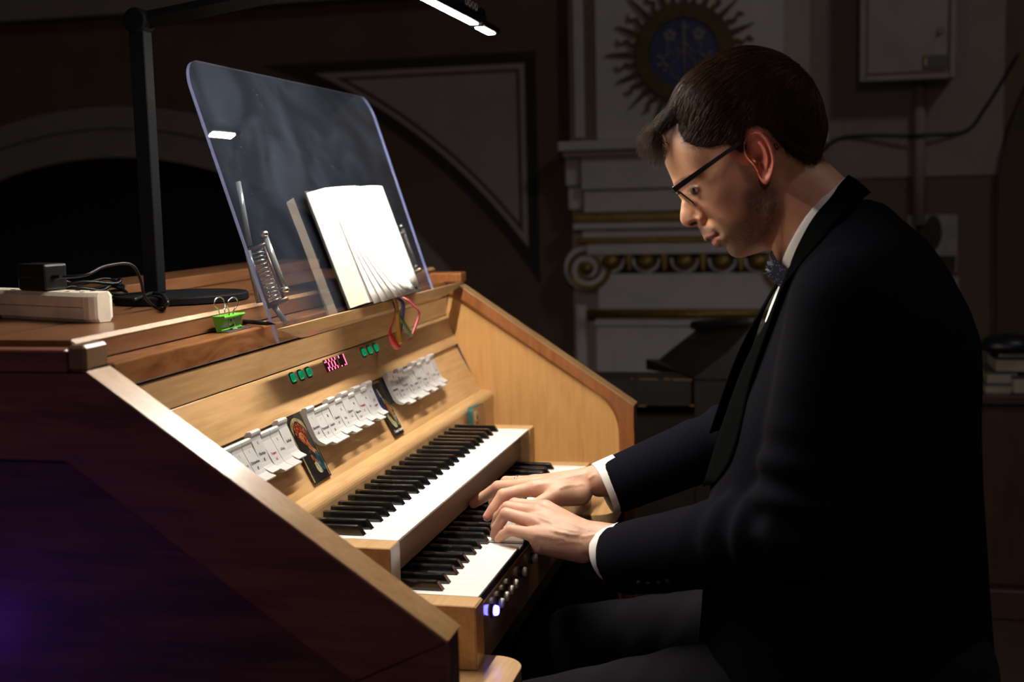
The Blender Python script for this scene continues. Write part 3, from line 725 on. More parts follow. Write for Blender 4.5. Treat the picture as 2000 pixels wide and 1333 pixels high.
# ================================================================== music stand
def nodes_acrylic():
    m = bpy.data.materials.new('clear_acrylic'); m.use_nodes = True; t = m.node_tree; t.nodes.clear()
    N = t.nodes.new; L = t.links.new
    out = N('ShaderNodeOutputMaterial'); tr = N('ShaderNodeBsdfTransparent'); tr.inputs[0].default_value = (.93, .95, .98, 1)
    gl = N('ShaderNodeBsdfGlossy'); gl.inputs['Roughness'].default_value = .004
    fr = N('ShaderNodeFresnel'); fr.inputs['IOR'].default_value = 1.49
    ge = N('ShaderNodeNewGeometry'); inv = N('ShaderNodeMath'); inv.operation = 'SUBTRACT'; inv.inputs[0].default_value = 1
    L(ge.outputs['Backfacing'], inv.inputs[1]); mu = N('ShaderNodeMath'); mu.operation = 'MULTIPLY'
    f2 = N('ShaderNodeMath'); f2.operation = 'MULTIPLY'; f2.use_clamp = True; f2.inputs[1].default_value = 1.85; L(fr.outputs[0], f2.inputs[0])
    L(f2.outputs[0], mu.inputs[0]); L(inv.outputs[0], mu.inputs[1])
    mix = N('ShaderNodeMixShader'); L(mu.outputs[0], mix.inputs[0]); L(tr.outputs[0], mix.inputs[1]); L(gl.outputs[0], mix.inputs[2])
    # fine dust, wiping smears and scratches that scatter a little of the lamp light
    df = N('ShaderNodeBsdfDiffuse'); df.inputs[0].default_value = (.55, .70, 1, 1)
    tc = N('ShaderNodeTexCoord'); no = N('ShaderNodeTexNoise'); no.inputs['Scale'].default_value = 7; no.inputs['Detail'].default_value = 7; no.inputs['Distortion'].default_value = 1.2
    L(tc.outputs['Object'], no.inputs['Vector'])
    r = N('ShaderNodeValToRGB'); r.color_ramp.elements[0].position = .42; r.color_ramp.elements[0].color = (.005, .005, .005, 1)
    r.color_ramp.elements[1].position = .80; r.color_ramp.elements[1].color = (.018, .018, .018, 1)
    L(no.outputs['Fac'], r.inputs['Fac'])
    vo = N('ShaderNodeTexNoise'); vo.inputs['Scale'].default_value = 260; vo.inputs['Detail'].default_value = 1; L(tc.outputs['Object'], vo.inputs['Vector'])
    r2 = N('ShaderNodeValToRGB'); r2.color_ramp.elements[0].position = .74; r2.color_ramp.elements[0].color = (0, 0, 0, 1); r2.color_ramp.elements[1].position = .80; r2.color_ramp.elements[1].color = (.10, .10, .10, 1)
    L(vo.outputs['Fac'], r2.inputs['Fac'])
    ad = N('ShaderNodeMath'); ad.operation = 'ADD'; L(r.outputs[0], ad.inputs[0]); L(r2.outputs[0], ad.inputs[1])
    mix2 = N('ShaderNodeMixShader'); L(ad.outputs[0], mix2.inputs[0]); L(mix.outputs[0], mix2.inputs[1]); L(df.outputs[0], mix2.inputs[2])
    L(mix2.outputs[0], out.inputs[0]); return m
ACR = nodes_acrylic()
ACRE, _t, _b = nt('acrylic_edge_glow'); _b.inputs['Base Color'].default_value = (.42, .48, .88, 1); _b.inputs['Roughness'].default_value = .15  # blue edge glow put into the base colour
_b.inputs['Transmission Weight'].default_value = .35
aB, aT = np.array([147., 231.]), np.array([274.5, 633.])
dA = (aT-aB)/np.linalg.norm(aT-aB); nA = np.array([-dA[1], dA[0]])           # nA faces the player
LA = float(np.hypot(127.5, 402.))
def onA(s, h):                                                               # s down from the top edge, h out of the sheet
    return aT-dA*s+nA*h
st = empty('music_stand', M((508, 150, 232)), 'clear acrylic music desk with an oak ledge standing on the console', 'music stand')
xl, xr, rc = 125., 888., 46.
pts = [(xl, LA), (xr, LA)]
for t in np.linspace(0, PI/2, 12): pts.append((xr-rc+rc*math.cos(t), rc-rc*math.sin(t)))
for t in np.linspace(PI/2, PI, 12): pts.append((xl+rc+rc*math.cos(t), rc-rc*math.sin(t)))
n = len(pts); V = [(x, *onA(s, 0)) for x, s in pts]+[(x, *onA(s, -5)) for x, s in pts]
F = [tuple(range(n)), tuple(range(n, 2*n))[::-1]]+[(i, (i+1) % n, (i+1) % n+n, i+n) for i in range(n)]
o = obj('acrylic_sheet', (V, F, [0, 0]+[1]*n), [ACR, ACRE], st)
fixn(o)
# ledge: oak strip with scooped ends, fixed to the front of the sheet near its bottom edge
secs = []
for x, k_ in ((126, .12), (140, .2), (158, .42), (178, .72), (200, .95), (224, 1), (600, 1), (900, 1), (950, .9), (990, .62), (1024, .3), (1036, .16)):
    bx = min(x, 1e9); base = 147.5-.2
    top = (131.0, 253.5); bk_ = (151.5, 250.0); lo = (147.0, 228.0); fl = (133.5, 237.0)
    L = []
    for p in (top, bk_, (bk_[0]-(1-k_)*0, bk_[1]+(lo[1]-bk_[1])*k_) if False else (bk_[0]+(lo[0]-bk_[0])*k_, bk_[1]+(lo[1]-bk_[1])*k_), (top[0]+(fl[0]-top[0])*k_, top[1]+(fl[1]-top[1])*k_)):
        L.append((x, p[0], p[1]))
    secs.append(L)
o = obj('ledge', loft(secs), OAK, st, label='oak book ledge with scooped ends'); fixn(o)
# page clips behind the sheet
def clip(X, up, body, bar, tail, side, lab):
    o = empty('page_clip', M(onX(*body[0], X)), None, None); o.parent = st; o.location = o.location-ORG[st.name]; o['label'] = lab
    def P(q, dx=0): return onX(*q, X+dx)
    a, b = P(up[0]), P(up[1]); obj('clip_rod', tube([a, b], 4, 10), CLEARBAR, o, True)
    if side: a, b = P(side[0], -8), P(side[1], -8); obj('clip_rod', tube([a, b], 5, 10), CLEARBAR, o, True)
    a, b = np.array(P(body[0])), np.array(P(body[1])); dv = (b-a)/np.linalg.norm(b-a); sd = np.array([1., 0, 0]); nn = np.cross(dv, sd)
    L = np.linalg.norm(b-a); wd = 13
    for u in (-1, 1): obj('clip_rail', tube([a+nn*u*wd, b+nn*u*wd], 2.2, 8), BRONZE, o, True)
    obj('clip_cap', tube([a-nn*(wd+3), a+nn*(wd+3)], 3, 8), BRONZE, o, True); obj('clip_cap', tube([b-nn*(wd+3), b+nn*(wd+6)], 4.5, 8), BRONZE, o, True)
    tt = np.linspace(0, 1, 190); H = [a+dv*L*(.04+.92*t)+nn*9*math.cos(t*2*PI*13)+sd*9*math.sin(t*2*PI*13) for t in tt]
    obj('coil_spring', tube(H, 1.15, 6), METAL, o, True, 'bright coil spring')
    a, b = P(bar[0], 4), P(bar[1], 4); obj('clip_bar', tube([a, b], 4.5, 10), CLEARBAR, o, True)
    for q in (bar[0], bar[1]):
        c = np.array(P(q, 0)); obj('clip_screw', merge(ellipsoid(c, (6, 6, 5), 12, 8)), METAL, o, False, 'shiny screw knob')
    if tail: a, b = P(tail[0], 2), P(tail[1], 2); obj('clip_tail', tube([a, b], 4.5, 10), CLEARBAR, o, True)
clip(200, [(465, 355), (488, 480)], [(500, 484), (540, 592)], [(516, 457), (557, 566)], [(530, 592), (560, 632)], [(484, 490), (507, 592)], 'clear page clip behind the sheet')
clip(845, [(742, 365), (771, 456)], [(776, 460), (806, 533)], [(783, 442), (812, 521)], [(806, 536), (818, 575)], None, 'clear page clip behind the sheet')

# ================================================================== open book
bk_ = empty('open_book', M((580, *onA(392, 20))), 'open thick song book with ribbons leaning on the acrylic desk', 'book')
def A(x, s, h): y, z = onA(s, h+5); return (x, y, z)
S0, S1 = 203., 400.
def sh(x): return (x-400)*-.018                        # the book stands a little askew
def pageblock(prof, s0, s1, n=2):
    """prof: closed (x, h) outline swept down the sheet"""
    secs = [[A(x+(s-S0)*.10, s+sh(x), h+(8*((s-S0)/(S1-S0)-.5))*0) for x, h in prof] for s in np.linspace(s0, s1, n)]
    return loft(secs)
cov = [(372, 3), (560, 1.2), (592, 1.2), (740, 3), (740, 5.5), (592, 4), (560, 4), (372, 5.8)]
fixn(obj('cover', pageblock(cov, S0-3, S1+2), COVER, bk_, label='dark cover'))
lb = [(377, 6.2), (560, 4.4), (588, 4.6), (586, 18), (560, 31), (520, 36), (470, 35.5), (425, 33), (398, 30)]
fixn(obj('page_block', pageblock(lb, S0, S1), [PAPER], bk_, label='left half of the pages'))
fe = [(375.6, 6.2), (377, 6.2), (398, 30), (396, 30.4)]
fixn(obj('fore_edge', pageblock(fe, S0+.5, S1-.5), PAGEEDGE, bk_, label='cream fore edge'))
rb = [(592, 4.6), (737, 6.2), (729, 14), (695, 18), (650, 21), (610, 19), (596, 13)]
secs = []
for s in np.linspace(S0-4, S1-3, 8):
    u = (s-S0)/(S1-S0)
    secs.append([A(x+(s-S0)*.10, s+sh(x), h+(10*u*max(0, 1-abs(x-640)/90) if h > 10 else 0)) for x, h in rb])
fixn(obj('page_block', loft(secs), PAPER, bk_, True, 'right half of the pages'))
# loose pages fanning away from the spine at the bottom
for i, f in enumerate(np.linspace(0, 1, 11)):
    secs = []
    for s in np.linspace(S0+1, S1+5+2*math.sin(i*2.3), 9):
        u = (s-S0)/(S1-S0); w_ = max(0, u)**1.6
        tipx = 402+f*150*w_+f*24; tiph = 31+ (6+26*math.sin(PI*min(1, f*.9)))*w_*1.0
        L = []
        for q in np.linspace(0, 1, 9):
            x = 588+(tipx-588)*q; h = 18+(tiph-18)*q+22*math.sin(PI*q)*(.55+.3*w_)
            L.append((x, h))
        secs.append([A(x+(s-S0)*.10, s+sh(x), h+dh) for dh in (0, .35) for x, h in (L if dh == 0 else L[::-1])])
    fixn(obj('loose_page', loft(secs), PAPER, bk_, True))
NOTEI = mat('faint_print', (.60, .58, .55), .8)
for r_, (s, x0, x1) in enumerate(((276, 640, 725), (310, 632, 722), (328, 630, 720), (358, 650, 720), (370, 640, 715))):
    pr_ = []
    for x in np.arange(x0, x1, 7.):
        if (int(x)*7+r_*3) % 5 < 3:
            hh = np.interp(x, [610, 650, 700, 741], [19, 21, 18, 14])+10*((s-S0)/(S1-S0))*max(0, 1-abs(x-640)/90)+.5
            pr_.append(loft([[A(x+(s-S0)*.1, s+sh(x), hh), A(x+3+(s-S0)*.1, s+sh(x), hh-.1), A(x+3+(s-S0)*.1, s+1.6+sh(x), hh-.1), A(x+(s-S0)*.1, s+1.6+sh(x), hh)], [A(x+(s-S0)*.1, s+sh(x), hh+.2), A(x+3+(s-S0)*.1, s+sh(x), hh+.1), A(x+3+(s-S0)*.1, s+1.6+sh(x), hh+.1), A(x+(s-S0)*.1, s+1.6+sh(x), hh+.2)]]))
    obj('printed_line', merge(*pr_), NOTEI, bk_)
def ribbon(px, w_, m, lab, Y=126., tw=0.):
    P = spline([onY(x, y, Y-dy) for x, y, dy in px], 26)
    secs = []
    for i, p in enumerate(P):
        a = tw*i/25.; d = np.array([math.cos(a), -math.sin(a), .12]); d /= np.linalg.norm(d)
        n_ = np.array([math.sin(a), math.cos(a), 0])*.35; ww = np.interp(i/25., np.linspace(0, 1, len(w_)), w_) if hasattr(w_, '__len__') else w_
        secs.append([p-d*ww/2-n_, p+d*ww/2-n_, p+d*ww/2+n_, p-d*ww/2+n_])
    fixn(obj('ribbon', loft(secs), m, bk_, True, lab))
def rm(n_, c): return mat(n_, c, .4, bump=.1, bscale=900)
ribbon([(766, 580, -6), (773, 590, 6), (770, 618, 10), (762, 648, 8), (768, 668, 8), (779, 682, 8)], (4, 4, 4, 4, 11, 17, 17), rm('red_ribbon', (.55, .02, .02)), 'red ribbon', tw=.5)
ribbon([(767, 579, -6), (772, 588, 8), (777, 610, 12), (778, 640, 10), (779, 668, 9), (783, 672, 9)], (8, 8, 9, 12, 15), rm('yellow_ribbon', (.55, .27, .03)), 'yellow ribbon', tw=.8)
ribbon([(771, 582, -6), (781, 585, 12), (787, 597, 14), (785, 615, 10), (781, 640, 7), (778, 656, 6)], 11, rm('blue_ribbon', (.09, .09, .22)), 'slate blue ribbon', tw=1.)
ribbon([(769, 590, -4), (774, 603, 10), (781, 620, 12), (793, 640, 10), (803, 658, 8)], 11, rm('green_ribbon', (.07, .16, .035)), 'green ribbon', tw=.6)
ribbon([(786, 580, -4), (797, 586, 6), (808, 598, 10), (818, 608, 9), (817, 622, 8), (805, 655, 7), (798, 664, 7)], 7, rm('pink_ribbon', (.45, .06, .10)), 'narrow pink ribbon', tw=.5)

# ================================================================== LED desk lamp
lamp = empty('desk_lamp', M((240, 357, 281.2)), 'tall black desk lamp with a long white LED bar over the keys', 'lamp')
obj('base', cyl((240, 357, 281.3), (0, 0, 1), 101, 100, 12, 64, 2), BLACKM, lamp, False, 'round black base')
px_, py_ = 245., 405.
ptop = onX(271, 62, px_)[2]
obj('post', box(px_-12.5, py_-12.5, 293.4, px_+12.5, py_+12.5, ptop, 1.5), BLACKM, lamp)
hz = onX(272, 42, px_)[2]
obj('hinge', merge(cyl((px_-17, py_, hz), (1, 0, 0), 19, 19, 34, 32, 3)), BLACKM, lamp)
E1 = onY(505, -6, 215.)
p0_ = np.array([px_, py_, hz]); dv = E1-p0_; E2 = p0_+dv*1.75
obj('arm', tube([p0_+dv*.03, E2], 13.5, 4), BLACKM, lamp)
obj('elbow', ellipsoid(E2, (20, 20, 20)), BLACKM, lamp, True)
BY, BZ = 8., 741.
obj('upper_arm', tube([E2, (420, BY, BZ+24)], 12, 8), BLACKM, lamp)
obj('bar_housing', box(-60, BY-11, BZ, 726, BY+11, BZ+15, 4, 2), BLACKM, lamp, label='long black bar housing')
obj('bar_housing', box(746, BY-11, BZ-2, 868, BY+11, BZ+12, 4, 2), BLACKM, lamp, label='short black end segment')
obj('bar_joint', cyl((736, BY-14, BZ+13), (0, 1, 0), 17, 17, 28, 28, 3), BLACKM, lamp)
obj('control_panel', box(600, BY-15, BZ+15.2, 690, BY+13, BZ+30, 3), BLACKP, lamp)
RINGM = mat('pale_symbol', (.45, .45, .43), .5)
for x in (612, 634, 656, 677):
    P = [(x+7*math.cos(a), BY-15.5, BZ+22.5+5.5*math.sin(a)) for a in np.linspace(0, 2*PI, 21)]
    obj('touch_symbol', tube(P, .8, 6), RINGM, lamp)
LEDM = mat('led_diffuser', (1, 1, 1), .5, emit=LED_COLOR[:3], es=LED_STRENGTH)
obj('led_strip', box(-52, BY-7, BZ-2.2, 718, BY+7, BZ-.2, .5), LEDM, lamp, label='lit white LED diffuser')
obj('led_strip', box(750, BY-7, BZ-4.4, 842, BY+7, BZ-2.2, .5), LEDM, lamp, label='lit white LED end diffuser')

# ================================================================== small things on the lid
ZL = 281.
ps = empty('power_strip', M((-110, 420, ZL)), 'dirty white power strip lying on the organ lid', 'power strip')
a0 = onZ(168, 632, ZL+.5); a1_ = onZ(213, 619, ZL+.5); far = onZ(-40, 620, ZL+.5)
e1 = np.array([a1_[0]-a0[0], a1_[1]-a0[1]]); wv = 42.; ln = np.array([far[0]-a0[0], far[1]-a0[1]]); ln /= np.linalg.norm(ln); wd_ = np.array([-ln[1], ln[0]]); 
if np.dot(wd_, e1) < 0: wd_ = -wd_
def sec(u, grow=0, z0=0., z1=38., ch=5.):
    c = np.array(a0[:2])+ln*u
    prof = [(ch, z0), (wv-ch, z0), (wv, z0+ch), (wv, z1-ch), (wv-ch, z1), (ch, z1), (0, z1-ch), (0, z0+ch)]
    return [(*(c+wd_*(wv/2+(q-wv/2)*grow)), ZL+.6+z0+(zz-z0)) for q, zz in prof]
secs = [sec(-10, .45), sec(-8, .62), sec(-3, .86), sec(4, 1), sec(430, 1), sec(440, .8)]
fixn(obj('strip_body', loft(secs), OFFWHITE, ps, label='smudged white case'))
SEAM = mat('case_seam', (.30, .25, .18), .6)
c = np.array(a0[:2]); q0, q1 = c+ln*4-wd_*.35, c+ln*428-wd_*.35
obj('case_seam', tube([(*q0, ZL+20), (*q1, ZL+20)], .5, 5), SEAM, ps)
for u in (22, 52, 170):
    for wq in (13, 29):
        cc = c+ln*u+wd_*wq; obj('socket_hole', cyl((cc[0], cc[1], ZL+38.7), (0, 0, 1), 3.2, 3.2, .5, 14), CASE_BLACK, ps)
ad = empty('power_adapter', M((*(c+ln*110+wd_*27), ZL+39.6)), 'black plug-in power adapter sitting on the white power strip', 'adapter')
zb_ = ZL+39.4
u0, u1 = 84, 142
cc = [c+ln*u0+wd_*2, c+ln*u1+wd_*2, c+ln*u1+wd_*38, c+ln*u0+wd_*38]
bm = prism_z([tuple(p) for p in cc], zb_, zb_+35, 3.5); obj('adapter_body', bm, BLACKP, ad)
q0, q1 = cc[0]-wd_*.3, cc[1]-wd_*.3
obj('mould_line', tube([(*(q0+ln*4), zb_+18), (*(q1-ln*4), zb_+18)], .4, 5), mat('mould_grey', (.05, .05, .05), .4), ad)
s0 = (*(cc[0]-ln*2+wd_*14), zb_+17)
obj('strain_relief', tube([s0, (s0[0]-ln[0]*14, s0[1]-ln[1]*14, s0[2]+1)], [4.2, 2.6], 10), BLACKP, ad)
Xc = s0[0]
P = [s0, onX(165, 538, Xc+10), onX(200, 522, Xc+40), onX(240, 515, Xc+70), onX(262, 522, Xc+90), onX(275, 548, Xc+100), onX(283, 580, Xc+110)]
e = onZ(303, 600, ZL+3); P += [e, onZ(318, 604, ZL+2.4)]
obj('adapter_cable', tube(spline(P, 60), 2.2, 8), BLACKP, ad, True, 'thin black cable')
cbp = [onZ(322, 600, ZL+2.4), onZ(327, 592, ZL+14), onZ(318, 577, ZL+17), onZ(300, 573, ZL+16), onZ(285, 577, ZL+15.5), onZ(262, 586, ZL+13.6)]
cl = obj('loose_cable', tube(spline(cbp, 40), 2.8, 8), BLACKP, None, True)
tag(cl, 'short black cable looping over the front of the lamp base', 'cable')
tg = empty('cable_bundle', M(onZ(175, 575, ZL)), 'tangled bundle of black cable behind the white power strip', 'cable bundle')
bc = onZ(185, 590, ZL+4)
for i in range(4):
    P = []
    for t in np.linspace(0, 2*PI*1.6, 46):
        P.append((bc[0]+40*math.cos(t+i)+8*math.sin(3*t+i), bc[1]+34*math.sin(t+i*.8)+6*math.cos(2*t), ZL+4+9*i+6*math.sin(2*t+i)**2))
    obj('cable_loop', tube(P, 2.6, 7), BLACKP, tg, True)
# binder clip and pen
gc = empty('binder_clip', M((88, 205, 254.5)), 'green binder clip with a smiling face standing on the front rail', 'binder clip')
YC = 196.
g0, g1, g2, g3 = onY(426, 617, YC), onY(468, 612, YC), onY(463, 643, YC), onY(427, 645, YC)
x0, x1, z0, z1 = (g0[0]+g3[0])/2, (g1[0]+g2[0])/2, 254.6, (g0[2]+g1[2])/2
fixn(obj('clip_body', loft([[(x, YC-1, z0), (x, YC-8, z1), (x, YC+9, z1), (x, YC+3, z0)] for x in (x0, x1)]), GREENC, gc))
for zz in (z0+2.6, z1-1.5):
    obj('clip_lip', tube([(x0-1, YC-(2.5 if zz < z0+9 else 8.3), zz), (x1+1, YC-(2.5 if zz < z0+9 else 8.3), zz)], 2.2, 8), GREENC, gc)
for s in (-1, 1):
    yb = YC-7.6 if s < 0 else YC+8
    sh_ = 0 if s < 0 else 6
    wx = (x1-x0)
    lp = [(x0+wx*.22+sh_, yb, z0+5), (x0+wx*.26+sh_, yb-s*-1, z1+4), (x0+wx*.12+sh_, yb+s*3, z1+15), (x0+wx*.2+sh_, yb+s*4, z1+22), (x0+wx*.42+sh_, yb+s*4, z1+24), (x0+wx*.6+sh_, yb+s*4, z1+20), (x0+wx*.62+sh_, yb+s*3, z1+12), (x0+wx*.5+sh_, yb, z1+3), (x0+wx*.56+sh_, yb, z0+5)]
    obj('clip_wire', tube(spline(lp, 50), .9, 7), METAL, gc, True, 'bent wire handle')
FACE = mat('printed_face', (.02, .03, .01), .6)
cx = (x0+x1)/2; fz = (z0+z1)/2; sl_ = 7/(z1-z0)
def fy(z): return YC-1-(z-z0)*sl_-.4
for u in (-5, 5): obj('printed_eye', ellipsoid((cx+u, fy(fz+4), fz+4), (1.8, .5, 2.4), 10, 6), FACE, gc, True)
obj('printed_smile', tube([(cx+8*math.sin(t), fy(fz-1-4.5*math.cos(t)), fz-1-4.5*math.cos(t)) for t in np.linspace(-1.3, 1.3, 15)], .8, 6), FACE, gc, True)
pe = obj('pen', merge(tube([onZ(469, 628, 258.6), onZ(522, 632, 258.6)], [3.2, 3.2], 12), tube([onZ(522, 632, 258.6), onZ(538, 633, 258.6)], [3.2, .8], 12)), BLACKP, None, True)
tag(pe, 'slim black pen lying on the front rail beside the green clip', 'pen')

# phone standing behind the top keys
ph = empty('smartphone', M((866, 62, -12)), 'smartphone in a teal case leaning behind the highest keys', 'phone')
pw_, ph_, th_ = 66., 128., 10.
def rrect(w_, h_, r):
    out = []
    for cx_, cy_, a in ((w_/2-r, h_/2-r, 0), (-w_/2+r, h_/2-r, PI/2), (-w_/2+r, -h_/2+r, PI), (w_/2-r, -h_/2+r, 1.5*PI)):
        for t in np.linspace(0, PI/2, 7): out.append((cx_+r*math.cos(a+t), cy_+r*math.sin(a+t)))
    return out
c_ = np.array(onY(930, 797, 66.)); pc = c_-np.array([pw_/2-38, 0, 0])
ux = np.array([1, -.10, -.0]); ux /= np.linalg.norm(ux); uz = np.array([0., .09, 1.]); uz -= ux*np.dot(ux, uz); uz /= np.linalg.norm(uz); un = np.cross(uz, ux)
un = -un if un[1] > 0 else un
ctr = np.array([866., 62., 0.])
top = onY(928, 797, 62.)
ctr = np.array([866., 57., top[2]-ph_/2*uz[2]+2])
def PH(u, v, h): return tuple(ctr+ux*u+uz*v+un*h)
def pslab(name, w_, h_, r, h0, h1, m, off=(0, 0), lab=None):
    O_ = rrect(w_, h_, r); fixn(obj(name, loft([[PH(u+off[0], v+off[1], hh) for u, v in O_] for hh in (h0, h1)]), m, ph, False, lab))
pslab('case', pw_, ph_, 11, -th_, 0, TEAL, lab='teal phone case')
pslab('back', pw_-5, ph_-5, 9, .1, .8, BROWNC, lab='tan back plate')
pslab('camera_island', 17, 21, 4, .9, 2.2, mat('pale_island', (.42, .33, .22), .4), (-15, 44))
pslab('lens', 8, 9, 3, 2.3, 3., mat('lens_brown', (.10, .04, .015), .2), (-14, 42))

# prayer cards leaning on the stop board
def paint(name, cols, scale, stretch=(1, 1, 1)):
    m, t, b = nt(name); b.inputs['Roughness'].default_value = .22; b.inputs['Coat Weight'].default_value = .5
    tc = t.nodes.new('ShaderNodeTexCoord'); mp = t.nodes.new('ShaderNodeMapping'); mp.inputs['Scale'].default_value = stretch
    n_ = t.nodes.new('ShaderNodeTexNoise'); n_.inputs['Scale'].default_value = scale; n_.inputs['Detail'].default_value = 5; n_.inputs['Distortion'].default_value = 1.
    t.links.new(tc.outputs['Object'], mp.inputs['Vector']); t.links.new(mp.outputs['Vector'], n_.inputs['Vector'])
    r = t.nodes.new('ShaderNodeValToRGB'); e = r.color_ramp.elements
    e[0].position = .3; e[0].color = (*cols[0], 1); e[1].position = .72; e[1].color = (*cols[-1], 1)
    for i, c in enumerate(cols[1:-1]): k_ = e.new(.3+.42*(i+1)/(len(cols)-1)); k_.color = (*c, 1)
    t.links.new(n_.outputs['Fac'], r.inputs['Fac']); t.links.new(r.outputs['Color'], b.inputs['Base Color'])
    return m
P_DARK = paint('print_dark', [(.006, .006, .006), (.014, .012, .010), (.03, .024, .016)], 60)
P_GOLD = paint('print_gold', [(.10, .08, .03), (.22, .18, .08), (.30, .26, .13)], 60)
P_FLESH = paint('print_flesh', [(.05, .010, .005), (.20, .06, .018), (.36, .14, .045)], 90)
P_RED = paint('print_red', [(.03, .006, .004), (.11, .018, .008), (.26, .07, .03)], 260)
P_TEAL = paint('print_teal', [(.008, .025, .04), (.02, .06, .08), (.07, .14, .15)], 90)
P_CREAM = paint('print_cream', [(.10, .09, .05), (.28, .26, .16), (.42, .40, .26)], 120)
P_OCH = paint('print_ochre', [(.09, .025, .006), (.22, .08, .014), (.35, .16, .04)], 80)
P_BLUE = paint('print_blue', [(.010, .012, .03), (.03, .035, .09), (.06, .06, .12)], 80)
P_GREEN = paint('print_green', [(.05, .06, .04), (.12, .14, .09), (.25, .28, .19)], 200)
lean = .05
def card(name, x0, x1, s0, s1, lab):
    o = empty(name, M((( x0+x1)/2, *(pB3+dB3*s1+nB3*10))), lab, 'card')
    def B(u, v, h):                                    # u 0..1 across, v 0..1 down
        s = s0+(s1-s0)*v; return (x0+(x1-x0)*u, *(pB3+dB3*s+nB3*(2.2+9*(v)*0+h)))
    fixn(obj('card', loft([[B(u, v, h) for u, v in ((0, 0), (1, 0), (1, 1), (0, 1))] for h in (0, .5)]), P_DARK, o))
    lay = [0]
    def shape(n_, pts, m, smooth=True):
        lay[0] += 1; h = .5+.06*lay[0]
        pts = spline(list(pts)+[pts[0]], 28)[:-1] if smooth else pts
        fixn(obj(n_, loft([[B(u, v, hh) for u, v in pts] for hh in (h, h+.05)]), m, o))
    return o, B, shape
o, B, sh1 = card('prayer_card', 129, 193, -2, 103, 'tall dark prayer card with a reddish figure, left of the middle stop tabs')
sh1('printed_border', [(.03, .02), (.09, .02), (.09, .98), (.03, .98)], P_GOLD, False); sh1('printed_border', [(.92, .02), (.96, .02), (.96, .98), (.92, .98)], P_GOLD, False)
sh1('printed_arch', [(.16, .30), (.18, .14), (.5, .05), (.82, .14), (.86, .30), (.76, .2), (.5, .10), (.24, .2)], P_GOLD)
sh1('printed_cloud', [(.28, .16), (.5, .12), (.72, .2), (.78, .32), (.66, .42), (.42, .40), (.26, .30)], P_RED)
sh1('printed_figure', [(.40, .28), (.56, .28), (.66, .42), (.72, .52), (.86, .60), (.80, .70), (.62, .56), (.46, .46), (.36, .36)], P_FLESH)
sh1('printed_robe', [(.72, .60), (.84, .62), (.92, .78), (.88, .88), (.72, .86), (.66, .72)], P_TEAL)
sh1('printed_arm', [(.44, .62), (.52, .62), (.66, .74), (.62, .78), (.48, .70)], P_FLESH)
sh1('printed_cloth', [(.46, .74), (.58, .74), (.70, .88), (.56, .90), (.46, .84)], P_CREAM)
o, B, sh2 = card('prayer_card', 483, 532, 6, 104, 'short prayer card of a saint with lettering, right of the middle stop tabs')
sh2('printed_ground', [(.02, .02), (.98, .02), (.98, .6), (.02, .6)], P_GREEN if False else paint('print_olive', [(.015, .017, .012), (.04, .045, .032), (.07, .075, .055)], 40), False)
sh2('printed_mantle', [(.05, .1), (.34, .12), (.52, .36), (.50, .60), (.3, .58), (.04, .34)], P_BLUE)
sh2('printed_hair', [(.30, .07), (.48, .05), (.66, .14), (.70, .26), (.55, .26), (.36, .16)], P_DARK)
sh2('printed_face', [(.36, .10), (.46, .10), (.52, .2), (.54, .27), (.44, .26), (.36, .18)], P_CREAM)
sh2('printed_bodice', [(.46, .28), (.66, .30), (.84, .46), (.88, .62), (.76, .76), (.60, .62), (.48, .42)], P_OCH)
sh2('printed_collar', [(.44, .28), (.6, .29), (.64, .36), (.5, .4)], P_GREEN)
sh2('printed_skirt', [(.78, .56), (.94, .62), (.96, .80), (.84, .84), (.72, .74)], P_GREEN)
sh2('printed_lyre', [(.16, .60), (.32, .58), (.48, .68), (.50, .80), (.36, .82), (.22, .70)], P_GOLD)
sh2('printed_arm', [(.44, .70), (.60, .74), (.70, .80), (.58, .86), (.38, .82)], P_CREAM)
dd_ = dB3; nn_ = nB3; p_ = B(.56, .915, 1.5)
text('lettering', 'Święta Cecylia', .0066, axes_m(p_, (1, 0, 0), (0, -dd_[0], -dd_[1]), (0, nn_[0], nn_[1])), mat('white_print', (.75, .72, .68), .6), o)

